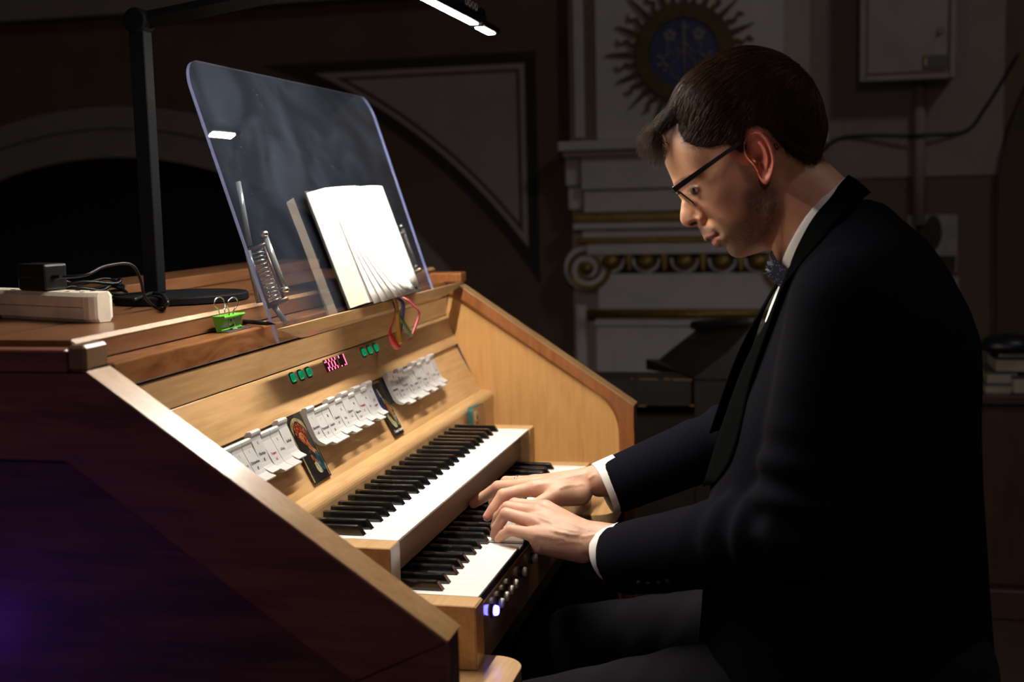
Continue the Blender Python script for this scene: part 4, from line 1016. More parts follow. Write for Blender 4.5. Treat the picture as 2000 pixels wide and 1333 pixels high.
# ================================================================== the player
def snets(f, org, h):
    """surface nets: a smooth closed mesh of the zero level of f (negative inside) on a regular grid"""
    S = f < 0
    nx, ny, nz = f.shape; cx, cy, cz = nx-1, ny-1, nz-1
    cnt = np.zeros((cx, cy, cz), np.int8)
    for i in (0, 1):
        for j in (0, 1):
            for k in (0, 1): cnt += S[i:i+cx, j:j+cy, k:k+cz]
    mix = (cnt > 0) & (cnt < 8); ids = -np.ones(mix.shape, np.int64); n = int(mix.sum()); ids[mix] = np.arange(n)
    I, J, K = np.nonzero(mix); acc = np.zeros((n, 3)); num = np.zeros(n)
    for ax in range(3):
        o1, o2 = [a for a in range(3) if a != ax]
        for u in (0, 1):
            for v in (0, 1):
                d = [0, 0, 0]; d[o1] = u; d[o2] = v; e = list(d); e[ax] = 1
                a = f[I+d[0], J+d[1], K+d[2]]; b = f[I+e[0], J+e[1], K+e[2]]
                m = (a < 0) != (b < 0); t = np.where(m, a/np.where(m, a-b, 1), 0)
                p = np.array(d, float)[None, :].repeat(n, 0); p[:, ax] = t
                acc[m] += p[m]; num[m] += 1
    V = (np.stack([I, J, K], 1)+acc/num[:, None])*h+np.array(org)
    F = []
    for ax in range(3):
        o1, o2 = (ax+1) % 3, (ax+2) % 3
        sl0 = [slice(1, -1)]*3; sl1 = [slice(1, -1)]*3
        sl0[ax] = slice(0, -1); sl1[ax] = slice(1, None)
        a = S[tuple(sl0)]; b = S[tuple(sl1)]
        for sign in (0, 1):
            m = (a & ~b) if sign == 0 else (~a & b)
            P = np.array(np.nonzero(m)).T
            if not len(P): continue
            for c in range(3):
                if c != ax: P[:, c] += 1
            q = []
            for u, v in ((-1, -1), (0, -1), (0, 0), (-1, 0)):
                r = P.copy(); r[:, o1] += u; r[:, o2] += v; q.append(ids[r[:, 0], r[:, 1], r[:, 2]])
            q = np.stack(q, 1); F.append(q if sign == 0 else q[:, ::-1])
    return V, np.concatenate(F)
class Grid:
    def __init__(s, lo, hi, h):
        s.lo = np.array(lo, float); s.h = h; n = np.ceil((np.array(hi)-s.lo)/h).astype(int)+1
        ax = [s.lo[i]+h*np.arange(n[i]) for i in range(3)]
        s.X, s.Y, s.Z = [a.astype(np.float32) for a in np.meshgrid(*ax, indexing='ij')]
        s.f = np.full(s.X.shape, 1e3, np.float32)
    def cap(s, a, b, ra, rb):
        a, b = np.array(a, np.float32), np.array(b, np.float32); d = b-a; L = float(d@d)+1e-9
        px, py, pz = s.X-a[0], s.Y-a[1], s.Z-a[2]
        t = np.clip((px*d[0]+py*d[1]+pz*d[2])/L, 0, 1)
        return np.sqrt((px-t*d[0])**2+(py-t*d[1])**2+(pz-t*d[2])**2)-(ra+(rb-ra)*t)
    def chain(s, P, r, k=0.):
        g = None
        for i in range(len(P)-1):
            c = s.cap(P[i], P[i+1], r[i], r[i+1]); g = c if g is None else smin(g, c, k) if k else np.minimum(g, c)
        return g
    def mesh(s, f=None): return snets(s.f if f is None else f, s.lo, s.h)
def smin(a, b, k):
    h = np.clip(.5+.5*(b-a)/k, 0, 1); return b+(a-b)*h-k*h*(1-h)
def relax(V, F, it=2, lam=.5):
    e = np.concatenate([F[:, [0, 1]], F[:, [1, 2]], F[:, [2, 3]], F[:, [3, 0]]]); e = np.concatenate([e, e[:, ::-1]])
    n = np.bincount(e[:, 0], minlength=len(V)).astype(float)
    for _ in range(it):
        A_ = np.stack([np.bincount(e[:, 0], V[e[:, 1], c], len(V)) for c in range(3)], 1)/np.maximum(n, 1)[:, None]
        V = V+(A_-V)*lam
    return V

XM = 180.                                             # the plane the man's profile lies in
man = empty('person', M((XM, -690, -FZ)), 'dark-haired man in glasses, dark suit and bow tie playing the keys with both hands', 'person')
def Q(px, py): p = onX(px, py, XM); return np.array([p[1], p[2]])
# ---- head: half-width above the profile plane, interpolated from measured points
prof = [(1293, 271), (1295, 294), (1300, 321), (1308, 340), (1314.5, 356), (1317, 364), (1321, 374), (1326, 383), (1331.5, 392), (1330.6, 400), (1330, 408), (1328.6, 416), (1328.3, 424), (1329, 430), (1331.4, 436), (1337, 441.5), (1343, 443.5), (1349.5, 444), (1357, 443.2), (1362, 443), (1364.6, 445), (1366, 449), (1369.5, 456), (1373, 462), (1374.8, 467), (1377.5, 470.5), (1382, 470.8), (1386, 468.2), (1388.6, 468.4), (1389.3, 472), (1390.5, 476), (1395.5, 481.5), (1401, 483.8), (1407, 483.2), (1413, 481.6), (1417, 483), (1420, 488), (1424, 495), (1430, 500.5), (1439, 503.5), (1450, 503), (1462, 500), (1478, 495), (1494, 490), (1512, 486), (1540, 476), (1570, 452), (1592, 420), (1604, 385), (1606, 350), (1602, 318), (1602, 290), (1603, 260), (1598, 228), (1584, 190), (1556, 152), (1524, 128), (1490, 115), (1450, 112), (1408, 126), (1366, 151), (1330, 187), (1306, 222), (1296, 246)]
ctr_px = (1470, 312)
PB = spline([Q(*p) for p in prof+[prof[0]]], 420)[:-1]
ctrl = [(1450, 220, 73), (1520, 220, 75), (1400, 205, 65), (1560, 250, 64), (1480, 150, 52), (1420, 158, 46), (1540, 170, 54), (1350, 225, 50), (1322, 262, 42), (1370, 262, 62), (1312, 300, 38), (1340, 305, 58), (1380, 300, 67), (1420, 300, 70), (1460, 300, 71), (1327, 345, 34), (1338, 343, 48), (1356, 345, 59), (1390, 345, 66),
        (1336, 372, 22), (1345, 374, 33), (1356, 374, 43), (1368, 374, 52), (1385, 374, 60), (1410, 374, 66), (1440, 372, 68), (1480, 372, 67), (1520, 350, 64), (1560, 330, 56), (1590, 340, 28),
        (1333, 391.5, 3.2), (1338, 396, 11), (1346, 402, 14), (1338, 415, 10.5), (1352, 415, 14.5), (1366, 420, 16.5), (1340, 430, 10.5), (1352, 430, 14.5), (1367, 432, 16.5), (1358, 440, 9), (1364, 404, 24), (1378, 404, 40), (1395, 402, 54), (1386, 424, 27), (1396, 424, 40), (1412, 424, 52), (1440, 420, 60),
        (1371, 448, 9), (1380, 450, 18), (1392, 447, 31), (1410, 445, 41), (1379, 464, 11), (1390, 462, 22), (1403, 459, 31), (1416, 458, 41), (1395, 476, 11), (1404, 475, 24), (1418, 474, 31), (1420, 481, 12), (1428, 492, 14), (1438, 494, 20), (1446, 486, 28), (1462, 478, 37), (1440, 455, 47), (1470, 440, 55), (1500, 420, 59), (1500, 385, 63), (1490, 465, 42), (1520, 450, 48), (1540, 400, 58), (1570, 400, 46), (1530, 290, 70), (1575, 290, 52), (1322, 240, 34)]
CP_ = np.vstack([PB[::3], np.array([Q(a, b) for a, b, _ in ctrl])])
CG = np.concatenate([np.zeros(len(PB[::3])), np.array([c[2]**2 for c in ctrl], float)])
def tps(d): return d*d*np.log(d+1e-9)
Dm = np.linalg.norm(CP_[:, None]-CP_[None], axis=2); n = len(CP_)
Am = np.zeros((n+3, n+3)); Am[:n, :n] = tps(Dm)+np.eye(n)*2.; Am[:n, n] = 1; Am[:n, n+1:] = CP_; Am[n, :n] = 1; Am[n+1:, :n] = CP_.T
co_ = np.linalg.solve(Am, np.concatenate([CG, [0, 0, 0]]))
def wbase(P):
    out = np.empty(len(P))
    for i in range(0, len(P), 8000):
        p = P[i:i+8000]; d = np.linalg.norm(p[:, None]-CP_[None], axis=2); out[i:i+8000] = tps(d)@co_[:n]+co_[n]+p@co_[n+1:]
    return np.sqrt(np.maximum(out, 0))
def segd(P, pts):
    """distance of points to a polyline given in picture coordinates on the profile plane"""
    A_ = [Q(*p) for p in pts]; best = np.full(len(P), 1e9)
    for a, b in zip(A_[:-1], A_[1:]):
        d = b-a; t = np.clip(((P-a)@d)/(d@d+1e-9), 0, 1); best = np.minimum(best, np.linalg.norm(P-a-t[:, None]*d, axis=1))
    return best
def gau(d, s): return np.exp(-(d/s)**2/2)
def feat(P):
    def pt(x, y): return np.linalg.norm(P-Q(x, y), axis=1)
    g = 0
    g = g-4.5*gau(pt(1350, 371), 6.5)+4.2*gau(pt(1360, 373), 5.)
    g = g+2.2*gau(segd(P, [(1320, 359), (1345, 350), (1372, 344)]), 3.8)
    g = g-1.3*gau(segd(P, [(1344, 367), (1356, 361), (1366, 362)]), 1.5)-.9*gau(segd(P, [(1348, 384), (1362, 386), (1372, 380)]), 2.2)
    g = g+1.7*gau(segd(P, [(1353, 371), (1360, 365.5), (1369, 366.5)]), 1.2)+1.1*gau(segd(P, [(1355, 377), (1363, 377), (1371, 371)]), 1.3)
    g = g+2.*gau(pt(1412, 378), 10)-2.5*gau(pt(1395, 318), 11)
    g = g+3.2*gau(pt(1369, 426), 4.2)-4.2*gau(segd(P, [(1374, 409), (1381, 418), (1383, 429), (1378, 439)]), 1.7)
    g = g-6.5*gau(segd(P, [(1350, 438.5), (1362, 434.5)]), 2.)
    g = g-1.5*gau(segd(P, [(1386, 425), (1399, 442), (1411, 460)]), 2.4)
    g = g-2.8*gau(segd(P, [(1385, 467.5), (1396, 462.5), (1405, 457.5)]), 1.3)-1.8*gau(pt(1407, 457), 2.2)
    g = g+1.8*gau(segd(P, [(1382, 464), (1398, 457)]), 2.)+2.2*gau(segd(P, [(1394, 473), (1404, 466)]), 2.6)-1.6*gau(segd(P, [(1412, 477), (1424, 470)]), 3.)
    g = g+1.5*gau(segd(P, [(1440, 492), (1480, 474), (1503, 440), (1506, 400)]), 6)
    return g
def wfun(P):
    w = wbase(P); return w+feat(P)*np.clip(w/9, 0, 1)
NT, NR = len(PB), 104
cq = Q(*ctr_px); tt = np.linspace(0, 1, NR+1)[1:]; tt = 1-(1-tt)**1.55*1.0
tt = np.sin(np.linspace(0, PI/2, NR+1)[1:])
G2 = (cq[None, None]+tt[:, None, None]*(PB-cq)[None]).reshape(-1, 2)
wv_ = wfun(G2).reshape(NR, NT); wv_[-1] = 0
wv_[:-1] = np.maximum(wv_[:-1], .25)
wc = wfun(cq[None])[0]
def headmesh():
    V = []; F = []
    for s in (-1, 1):
        base = len(V)
        V.append((XM+s*wc, *cq))
        for i in range(NR if s < 0 else NR-1):
            for j in range(NT): V.append((XM+s*wv_[i, j], *G2[i*NT+j]))
        def idx(i, j, s=s, base=base):
            if s > 0 and i == NR-1: return 1+(NR-1)*NT+j % NT
            return base+1+i*NT+j % NT
        for j in range(NT):
            a, b = idx(0, j), idx(0, j+1); F.append((base, a, b) if s > 0 else (base, b, a))
        for i in range(NR-1):
            for j in range(NT):
                q = (idx(i, j), idx(i+1, j), idx(i+1, j+1), idx(i, j+1)); F.append(q if s > 0 else q[::-1])
    return V, F
HV, HF = headmesh()
# ---- ears
eo = [(1459, 305), (1456.5, 292), (1457, 280), (1464, 268), (1473, 261.5), (1483, 260), (1493, 264), (1502, 274), (1509, 287), (1514.5, 304), (1517, 320), (1515, 336), (1510, 350), (1504, 359.5), (1498, 361), (1491, 355), (1486, 346), (1483, 336), (1476, 326), (1466, 316)]
def ear(s):
    E_ = spline([Q(*p) for p in eo+[eo[0]]], 97)[:-1]; ec = Q(1486, 309)
    rings = []
    fr_, bk2 = Q(1458, 300), Q(1516, 318); ax = (bk2-fr_); L_ = ax@ax
    ts = list(np.linspace(.04, 1, 26))
    lob = np.array([gau(np.linalg.norm(e-Q(1497, 352)), 11) for e in E_])
    frn = np.array([gau(np.linalg.norm(e-Q(1466, 312)), 9) for e in E_])
    def base(p): return np.clip(((p-fr_)@ax)/L_, 0, 1.1)
    for t in ts:
        p = ec+t*(E_-ec); out = base(p)
        rel = 5.*gau(t-.88, .075)*(1-.7*lob-.4*frn)-4.2*gau(t-.71, .07)*(1-lob)*(1-frn)+3.6*gau(t-.52, .08)*(1-lob)*(1-frn)-12.*gau(t, .30)
        rel = rel+4.5*np.array([gau(np.linalg.norm(q-Q(1478, 322)), 3.2) for q in p])-1.2*lob*gau(t-.9, .2)
        rel = rel-3.5*np.array([gau(np.linalg.norm(q-Q(1476, 283)), 4.) for q in p])
        rings.append(np.stack([XM+s*(69.5+15.5*out+rel), p[:, 0], p[:, 1]], 1))
    for t, dx in ((1., -2.6), (.95, -5), (.86, -9), (.8, -19)):
        p = ec+t*(E_-ec); out = base(p); rings.append(np.stack([XM+s*(69.5+15.5*out*(1 if dx > -9 else .4)+dx), p[:, 0], p[:, 1]], 1))
    secs = [[tuple(q) for q in r] for r in rings]
    v, f = loft(secs); return (v, [q[::-1] for q in f]) if s > 0 else (v, f)
# ---- hands
def H3(px, py, X): return onX(px, py, X)
def hand(fingers, wrist, arm, palm, extra, nails, veins):
    allp = np.array([p for c in fingers for p in c[0]]+[wrist, arm]+[p for c in extra for p in c[:2]])
    g = Grid(allp.min(0)-34, allp.max(0)+34, 1.7)
    body = None
    for P, r in palm:
        c = g.chain(P, r); body = c if body is None else smin(body, c, 9)
    for a, b, ra, rb, k in extra: body = smin(body, g.cap(a, b, ra, rb), k)
    f = body
    for P, r in fingers:
        c = g.chain(P, r, 2.5); f = smin(f, c, 4.5) if f is not None else c
    # keep the fingers apart where they run side by side: shallow gap planes come from the small blend above
    V, F = g.mesh(f); V = relax(V, F, 1, .4)
    # veins and tendons: raise the skin along lines laid on its surface
    tri = V[F]; fn = np.cross(tri[:, 1]-tri[:, 0], tri[:, 3]-tri[:, 0]); N = np.zeros_like(V)
    for q in range(4): np.add.at(N, F[:, q], fn)
    N /= np.linalg.norm(N, axis=1)[:, None]+1e-9; V0 = V.copy()
    for P, (wd, ht) in veins:
        L_ = spline(P, 40); L_ = np.array([V0[np.argmin(((V0-p)**2).sum(1))] for p in L_])
        d = np.full(len(V0), 1e9)
        for p in L_: d = np.minimum(d, ((V0-p)**2).sum(1))
        V = V+N*(ht*np.exp(-d/(2*wd*wd)))[:, None]
    return V, F
def fr(*r): return list(r)
LW, LA_ = H3(1166, 1056, 224), H3(1262, 1078, 196)
Lf = dict(pinky=([H3(1047, 1046, 212), H3(999, 1036, 224), H3(983, 1045, 236), H3(974, 1053.5, 243)], fr(10.5, 8.2, 7.2, 6.2)),
          ring=([H3(1043, 1020, 236), H3(988, 1004, 250), H3(971, 1030, 259), H3(966, 1046, 263)], fr(11, 9, 8, 7)),
          middle=([H3(1050, 1002, 260), H3(992, 992, 274), H3(974, 1010, 287), H3(967, 1029, 291)], fr(11.5, 9.4, 8.3, 7.2)),
          index=([H3(1066, 994, 284), H3(1005, 985, 300), H3(985, 996, 312), H3(975, 1013, 318)], fr(11.5, 9.2, 8.2, 7.2)),
          thumb=([H3(1128, 1046, 252), H3(1082, 1036, 290), H3(1042, 1030, 316), H3(1014, 1030, 328)], fr(15, 11.5, 10, 8)))
lp = [([LW, Lf[k][0][0]], (20 if k in ('ring', 'middle') else 18, Lf[k][1][0]+1.2)) for k in ('pinky', 'ring', 'middle', 'index')]
lp += [([H3(1168, 1049, 240), H3(1262, 1070, 206)], (21, 29)), ([H3(1166, 1064, 212), H3(1262, 1086, 190)], (21.5, 29))]
lx = [(H3(1058, 1064, 214), H3(1138, 1074, 222), 15, 20, 10), (H3(1120, 1050, 262), H3(1080, 1040, 284), 16, 12, 8)]
lv = [([H3(1122, 1032, 200), H3(1085, 1014, 205), H3(1052, 1003, 225)], (1.5, .9)), ([H3(1155, 1042, 195), H3(1120, 1040, 190), H3(1085, 1030, 195)], (1.7, 1.3)), ([H3(1140, 1024, 205), H3(1100, 1005, 222)], (1.6, .8)), ([H3(1130, 1060, 195), H3(1090, 1062, 192)], (1.8, .6)), ([H3(1048, 1046, 200), H3(1100, 1052, 195)], (2.6, 1.1)), ([H3(1044, 1019, 222), H3(1105, 1036, 195)], (2.6, 1.1))]
RW, RA_ = H3(1172, 938, 386), H3(1262, 922, 404)
Rf = dict(index=([H3(1046, 954, 350), H3(983, 968, 340), H3(964, 995, 332), H3(952, 1010, 326)], fr(12, 10.2, 8.8, 7.4)),
          middle=([H3(1042, 948, 374), H3(973, 952, 386), H3(945, 971, 396), H3(925, 985, 402)], fr(12, 10, 8.8, 7.4)),
          ring=([H3(1044, 943, 397), H3(989, 942, 413), H3(970, 962, 425), H3(962, 982, 430)], fr(11.5, 9.4, 8.2, 7)),
          pinky=([H3(1052, 942, 418), H3(1014, 945, 436), H3(1000, 962, 447), H3(993, 978, 452)], fr(10.5, 8.4, 7.2, 6.2)),
          thumb=([H3(1136, 962, 364), H3(1087, 967, 334), H3(1044, 990, 318), H3(1014, 1008, 310)], fr(16, 12.5, 10.8, 8.2)))
rp = [([RW, Rf[k][0][0]], (19, Rf[k][1][0]+1)) for k in ('pinky', 'ring', 'middle', 'index')]
rp += [([H3(1172, 934, 396), H3(1262, 922, 412)], (21, 29)), ([H3(1172, 938, 374), H3(1262, 924, 394)], (21, 29))]
rx = [(H3(1132, 966, 358), H3(1092, 972, 338), 18, 14, 9), (H3(1100, 958, 346), H3(1052, 958, 349), 13, 10, 9), (H3(1120, 950, 400), H3(1060, 952, 412), 16, 11, 9)]
rv = [([H3(1155, 926, 352), H3(1120, 938, 338), H3(1096, 950, 328)], (2., 1.6)), ([H3(1145, 916, 362), H3(1100, 928, 352), H3(1062, 938, 348)], (1.7, .9)), ([H3(1046, 950, 340), H3(1120, 932, 350)], (2.6, .9))]
LH = hand(list(Lf.values()), LW, LA_, lp, lx, None, lv)
RH = hand(list(Rf.values()), RW, RA_, rp, rx, None, rv)
for nm_, Ff in (('L', Lf), ('R', Rf)):
    pass
# ---- body under the clothes: trunk, neck, arms, legs in one coarse closed surface
sh_L, el_L = H3(1655, 600, 12), H3(1562, 1035, -8)
sh_R, el_R = H3(1690, 610, 352), H3(1512, 820, 490)
hipL, knL = np.array([95., -700, -190]), np.array([72., -215, -292])
hipR, knR = np.array([265., -700, -190]), H3(1128, 1262, 325)
anL, anR = np.array([70., -300, -FZ+92]), np.array([310., -270, -FZ+92])
# outline of the trunk, read from the picture: (row, back, front, half width)
lev = [(388, 1704, 1612, 52), (403, 1732, 1600, 70), (434, 1764, 1582, 100), (468, 1806, 1560, 140), (525, 1850, 1536, 190), (597, 1888, 1508, 212), (656, 1908, 1484, 215), (720, 1911, 1462, 214), (800, 1911, 1434, 208), (950, 1916, 1388, 200), (1100, 1926, 1378, 198), (1230, 1936, 1368, 206), (1333, 1944, 1364, 214), (1420, 1946, 1364, 214)]
zs, cy_, by_, ax_ = [], [], [], []
for py, bx, fx, hw in lev:
    a, b = onX(bx, py, XM), onX(fx, py, XM); zs.append((a[2]+b[2])/2); cy_.append((a[1]+b[1])/2); by_.append(abs(a[1]-b[1])/2); ax_.append(hw)
zs = np.array(zs)[::-1]; cy_ = np.array(cy_)[::-1]; by_ = np.array(by_)[::-1]; ax_ = np.array(ax_)[::-1]
def trunk_field(g, k, dz=0.):
    zz = np.clip(g.Z, zs[0], zs[-1]); c1, b1, a1_ = np.interp(zz, zs, cy_), np.interp(zz, zs, by_)-k, np.interp(zz, zs, ax_)-k
    f = ((np.abs((g.X-XM)/a1_)**2.4+np.abs((g.Y-c1)/b1)**2.4)**(1/2.4)-1)*np.minimum(a1_, b1)
    return np.maximum(f, np.maximum(zs[0]+dz-g.Z, g.Z-zs[-1]+dz)).astype(np.float32)
g = Grid((-90, -900, -FZ-20), (560, -60, 510), 8.)
neckT, neckB = H3(1553, 388, XM), H3(1658, 552, XM)
f = g.chain([neckT, H3(1594, 436, XM), neckB], [62, 66, 66])
f = smin(f, trunk_field(g, 26., 20.), 25)
for P, r, k in (
                ([neckB, sh_L], [60, 52], 40), ([neckB, sh_R], [60, 52], 40), ([sh_L, el_L, LA_, LW], [50, 38, 31, 27], 20), ([sh_R, el_R, RA_, RW], [50, 38, 31, 27], 20),
                ([hipL, knL, anL, anL+np.array([0, 130, -55])], [84, 54, 38, 30], 25), ([hipR, knR, anR, anR+np.array([0, 130, -55])], [84, 50, 38, 30], 25)):
    f = smin(f, g.chain(P, r, 10), k)
BVs, BFs = g.mesh(f)
def tmpobj(V, F):
    me = bpy.data.meshes.new('tmp'); me.from_pydata([tuple(map(float, v)) for v in V], [], [list(map(int, q)) for q in F]); me.update()
    o = bpy.data.objects.new('tmp', me); COL.objects.link(o); fixn(o); return o
parts = [tmpobj(BVs, BFs), tmpobj(HV, HF), tmpobj(*LH), tmpobj(*RH), tmpobj(*ear(-1)), tmpobj(*ear(1))]
base = parts[0]
for p_ in parts[1:]:
    md = base.modifiers.new('u', 'BOOLEAN'); md.operation = 'UNION'; md.object = p_
    md.solver = 'EXACT'
dg = bpy.context.evaluated_depsgraph_get()
bme = bpy.data.meshes.new_from_object(base.evaluated_get(dg))
ok = len(bme.vertices) > .6*sum(len(p_.data.vertices) for p_ in parts[1:4])
print('body union', ok, len(bme.vertices))
if not ok:
    bm = bmesh.new()
    for p_ in parts: bm.from_mesh(p_.data)
    bme = bpy.data.meshes.new('person_body'); bm.to_mesh(bme); bm.free()
for p_ in parts: bpy.data.objects.remove(p_)
bv = np.array([v.co[:] for v in bme.vertices])
# skin colour by place: stubble, lips, warm ears and fingertips, hair roots
def inpoly(P, poly):
    A_ = np.array([Q(*p) for p in poly]); c = np.zeros(len(P), bool); j = len(A_)-1
    for i in range(len(A_)):
        a, b = A_[i], A_[j]; m = ((a[1] > P[:, 1]) != (b[1] > P[:, 1])) & (P[:, 0] < (b[0]-a[0])*(P[:, 1]-a[1])/(b[1]-a[1]+1e-12)+a[0]); c ^= m; j = i
    return c
hairline = [(1282, 262), (1297, 262), (1315, 252), (1331, 244), (1335, 262), (1346, 280), (1367, 289), (1398, 291), (1428, 284), (1440, 292), (1452, 301), (1463, 297), (1459, 274), (1464, 257), (1482, 251), (1503, 259), (1518, 276), (1530, 291), (1546, 304), (1566, 315), (1587, 322), (1602, 318), (1630, 312)]
hairpoly = hairline+[(1720, 200), (1600, 30), (1400, 20), (1230, 120), (1215, 250)]
def hd(P):
    d = segd(P, hairline); return np.where(inpoly(P, hairpoly), d, -d)
def sstep(x, a, b): t = np.clip((x-a)/(b-a), 0, 1); return t*t*(3-2*t)
def skin(bv):
    col = np.tile(np.array([.56, .325, .225]), (len(bv), 1)); P = bv[:, 1:]
    def mixc(m, c): col[:] = col*(1-m[:, None])+np.array(c)*m[:, None]
    head = bv[:, 2] > 300
    col[head] = (.61, .31, .185)
    Ph = np.where(head[:, None], P, 1e5)
    def pt(x, y): return np.linalg.norm(Ph-Q(x, y), axis=1)
    mixc(.45*gau(pt(1405, 392), 12)*head, (.50, .20, .13))
    mixc(.6*gau(pt(1335, 432), 6)*head, (.52, .23, .16)); mixc(.7*gau(pt(1376, 425), 5)*head, (.42, .14, .09))
    nz = RNG.normal(0, 1, len(bv))
    jaw = np.maximum(sstep(-segd(Ph, [(1410, 470), (1440, 470), (1475, 450), (1492, 420), (1490, 385)]), -31, -13), 0)*head
    mo = sstep(-segd(Ph, [(1374, 452), (1392, 450), (1408, 456), (1422, 468)]), -9, -3)*head; ch_ = sstep(-segd(Ph, [(1424, 488), (1445, 488)]), -15, -5)*head
    sb = sstep(-segd(Ph, [(1452, 300), (1462, 330), (1478, 360)]), -13, -4)*head
    st_ = np.clip(np.maximum.reduce([jaw, .95*mo, .9*ch_, .9*sb]), 0, 1)
    mixc(np.clip(st_*(.78+.10*nz), 0, 1), (.135, .078, .052))
    lip = np.maximum(sstep(-segd(Ph, [(1381, 466), (1392, 461.5), (1402, 458)]), -3.4, -1.6)*.8, sstep(-segd(Ph, [(1393, 473), (1401, 466.5), (1404, 461)]), -4.2, -2)*.85)*head
    mixc(lip, (.46, .14, .12))
    mixc(.85*gau(segd(Ph, [(1385, 467.5), (1396, 462.5), (1405, 457.5)]), .8)*head, (.12, .03, .03))
    mixc(.97*sstep(-segd(Ph, [(1351, 438), (1361, 435)]), -2.6, -1.2)*head, (.04, .008, .006))  # nostril shade painted into the skin colour
    brow = sstep(-segd(Ph, [(1322, 360), (1336, 352.5), (1356, 346), (1374, 345)]), -3.6, -1.6)*head
    mixc(np.clip(brow*(.55+.15*nz), 0, 1), (.09, .05, .03))
    mixc(.8*gau(segd(Ph, [(1350, 373), (1356, 367.5), (1363, 366), (1370, 370)]), 1.5)*head, (.06, .025, .02)); mixc(.5*gau(segd(Ph, [(1350, 381), (1362, 380), (1367, 374)]), 1.1)*head, (.2, .07, .05))
    mixc(.4*gau(pt(1356, 372), 7)*head, (.30, .12, .09))
    earm = (np.abs(bv[:, 0]-XM) > 70)*sstep(-pt(1487, 310), -44, -34)*head
    mixc(np.clip(.85*earm, 0, 1), (.62, .16, .10)); mixc(.9*gau(pt(1486, 314), 5.)*earm, (.13, .03, .02)); mixc(.6*gau(segd(Ph, [(1470, 282), (1484, 271), (1500, 283), (1508, 310), (1504, 335)]), 1.6)*earm, (.28, .07, .05))  # reddened ear, with shade painted into the concha and rim groove
    h = np.where(head, hd(Ph), -99.); mixc(.75*sstep(h+nz*1.6, -11, 2), (.05, .028, .018)); mixc(sstep(h+nz*1.2, -3, 4), (.022, .013, .009))
    for Ff in (Lf, Rf):
        for k, (Pf, r) in Ff.items():
            d = np.linalg.norm(bv-Pf[-1], axis=1); mixc(.5*gau(d, 11), (.58, .22, .16))
            for q in (0, 1): d = np.linalg.norm(bv-Pf[q], axis=1); mixc(.38*gau(d, 10), (.56, .24, .17))
            # nail bed on the back of the last joint
            ax_ = Pf[-1]-Pf[-2]; ax_ = ax_/np.linalg.norm(ax_); back = Pf[-2]-Pf[-3]; back = back/np.linalg.norm(back); up_ = back-ax_*(back@ax_); 
            if np.linalg.norm(up_) > .05:
                up_ /= np.linalg.norm(up_); c = Pf[-1]+up_*r[-1]+ax_*1.; d = np.linalg.norm((bv-c), axis=1); mixc(.7*sstep(-d, -6, -4.6), (.62, .36, .29))
    return col
ca = bme.color_attributes.new('Col', 'FLOAT_COLOR', 'POINT'); cc_ = skin(bv)
ca.data.foreach_set('color', np.concatenate([cc_, np.ones((len(cc_), 1))], 1).astype(np.float32).ravel())
SKIN, t_, b_ = nt('skin')
at_ = t_.nodes.new('ShaderNodeAttribute'); at_.attribute_name = 'Col'
tc_ = t_.nodes.new('ShaderNodeTexCoord'); n_ = t_.nodes.new('ShaderNodeTexNoise'); n_.inputs['Scale'].default_value = 700; n_.inputs['Detail'].default_value = 3
t_.links.new(tc_.outputs['Object'], n_.inputs['Vector'])
n2_ = t_.nodes.new('ShaderNodeTexNoise'); n2_.inputs['Scale'].default_value = 70; n2_.inputs['Detail'].default_value = 4; t_.links.new(tc_.outputs['Object'], n2_.inputs['Vector'])
mr_ = t_.nodes.new('ShaderNodeMapRange'); mr_.inputs[3].default_value = .84; mr_.inputs[4].default_value = 1.14; t_.links.new(n2_.outputs['Fac'], mr_.inputs[0])
vm_ = t_.nodes.new('ShaderNodeVectorMath'); vm_.operation = 'MULTIPLY'; t_.links.new(at_.outputs['Color'], vm_.inputs[0]); t_.links.new(mr_.outputs[0], vm_.inputs[1])
t_.links.new(vm_.outputs[0], b_.inputs['Base Color'])
bp_ = t_.nodes.new('ShaderNodeBump'); bp_.inputs['Strength'].default_value = .28; bp_.inputs['Distance'].default_value = .0012; t_.links.new(n_.outputs['Fac'], bp_.inputs['Height']); t_.links.new(bp_.outputs['Normal'], b_.inputs['Normal'])
b_.inputs['Roughness'].default_value = .48; b_.inputs['Subsurface Weight'].default_value = .22; b_.inputs['Subsurface Radius'].default_value = (1., .32, .16); b_.inputs['Subsurface Scale'].default_value = .006
b_.inputs['Specular IOR Level'].default_value = .35
def meobj(name, me, m, parent=None, smooth=True, label=None):
    """mesh in working mm -> object in metres under its parent"""
    V = np.empty(len(me.vertices)*3); me.vertices.foreach_get('co', V); V = V.reshape(-1, 3); V = (V+np.array([0, 0, FZ]))/1000.-np.array(ORG[parent.name])
    me.vertices.foreach_set('co', V.ravel()); me.materials.clear()
    for q in (m if isinstance(m, list) else [m]): me.materials.append(q)
    if me.validate(): print('fixed mesh', name)
    me.polygons.foreach_set('use_smooth', [smooth]*len(me.polygons)); me.update(); me.name = name
    o = bpy.data.objects.new(name, me); COL.objects.link(o); o.parent = parent; ORG[o.name] = ORG[parent.name].copy()
    if label: o['label'] = label
    return o
meobj('body', bme, SKIN, man)
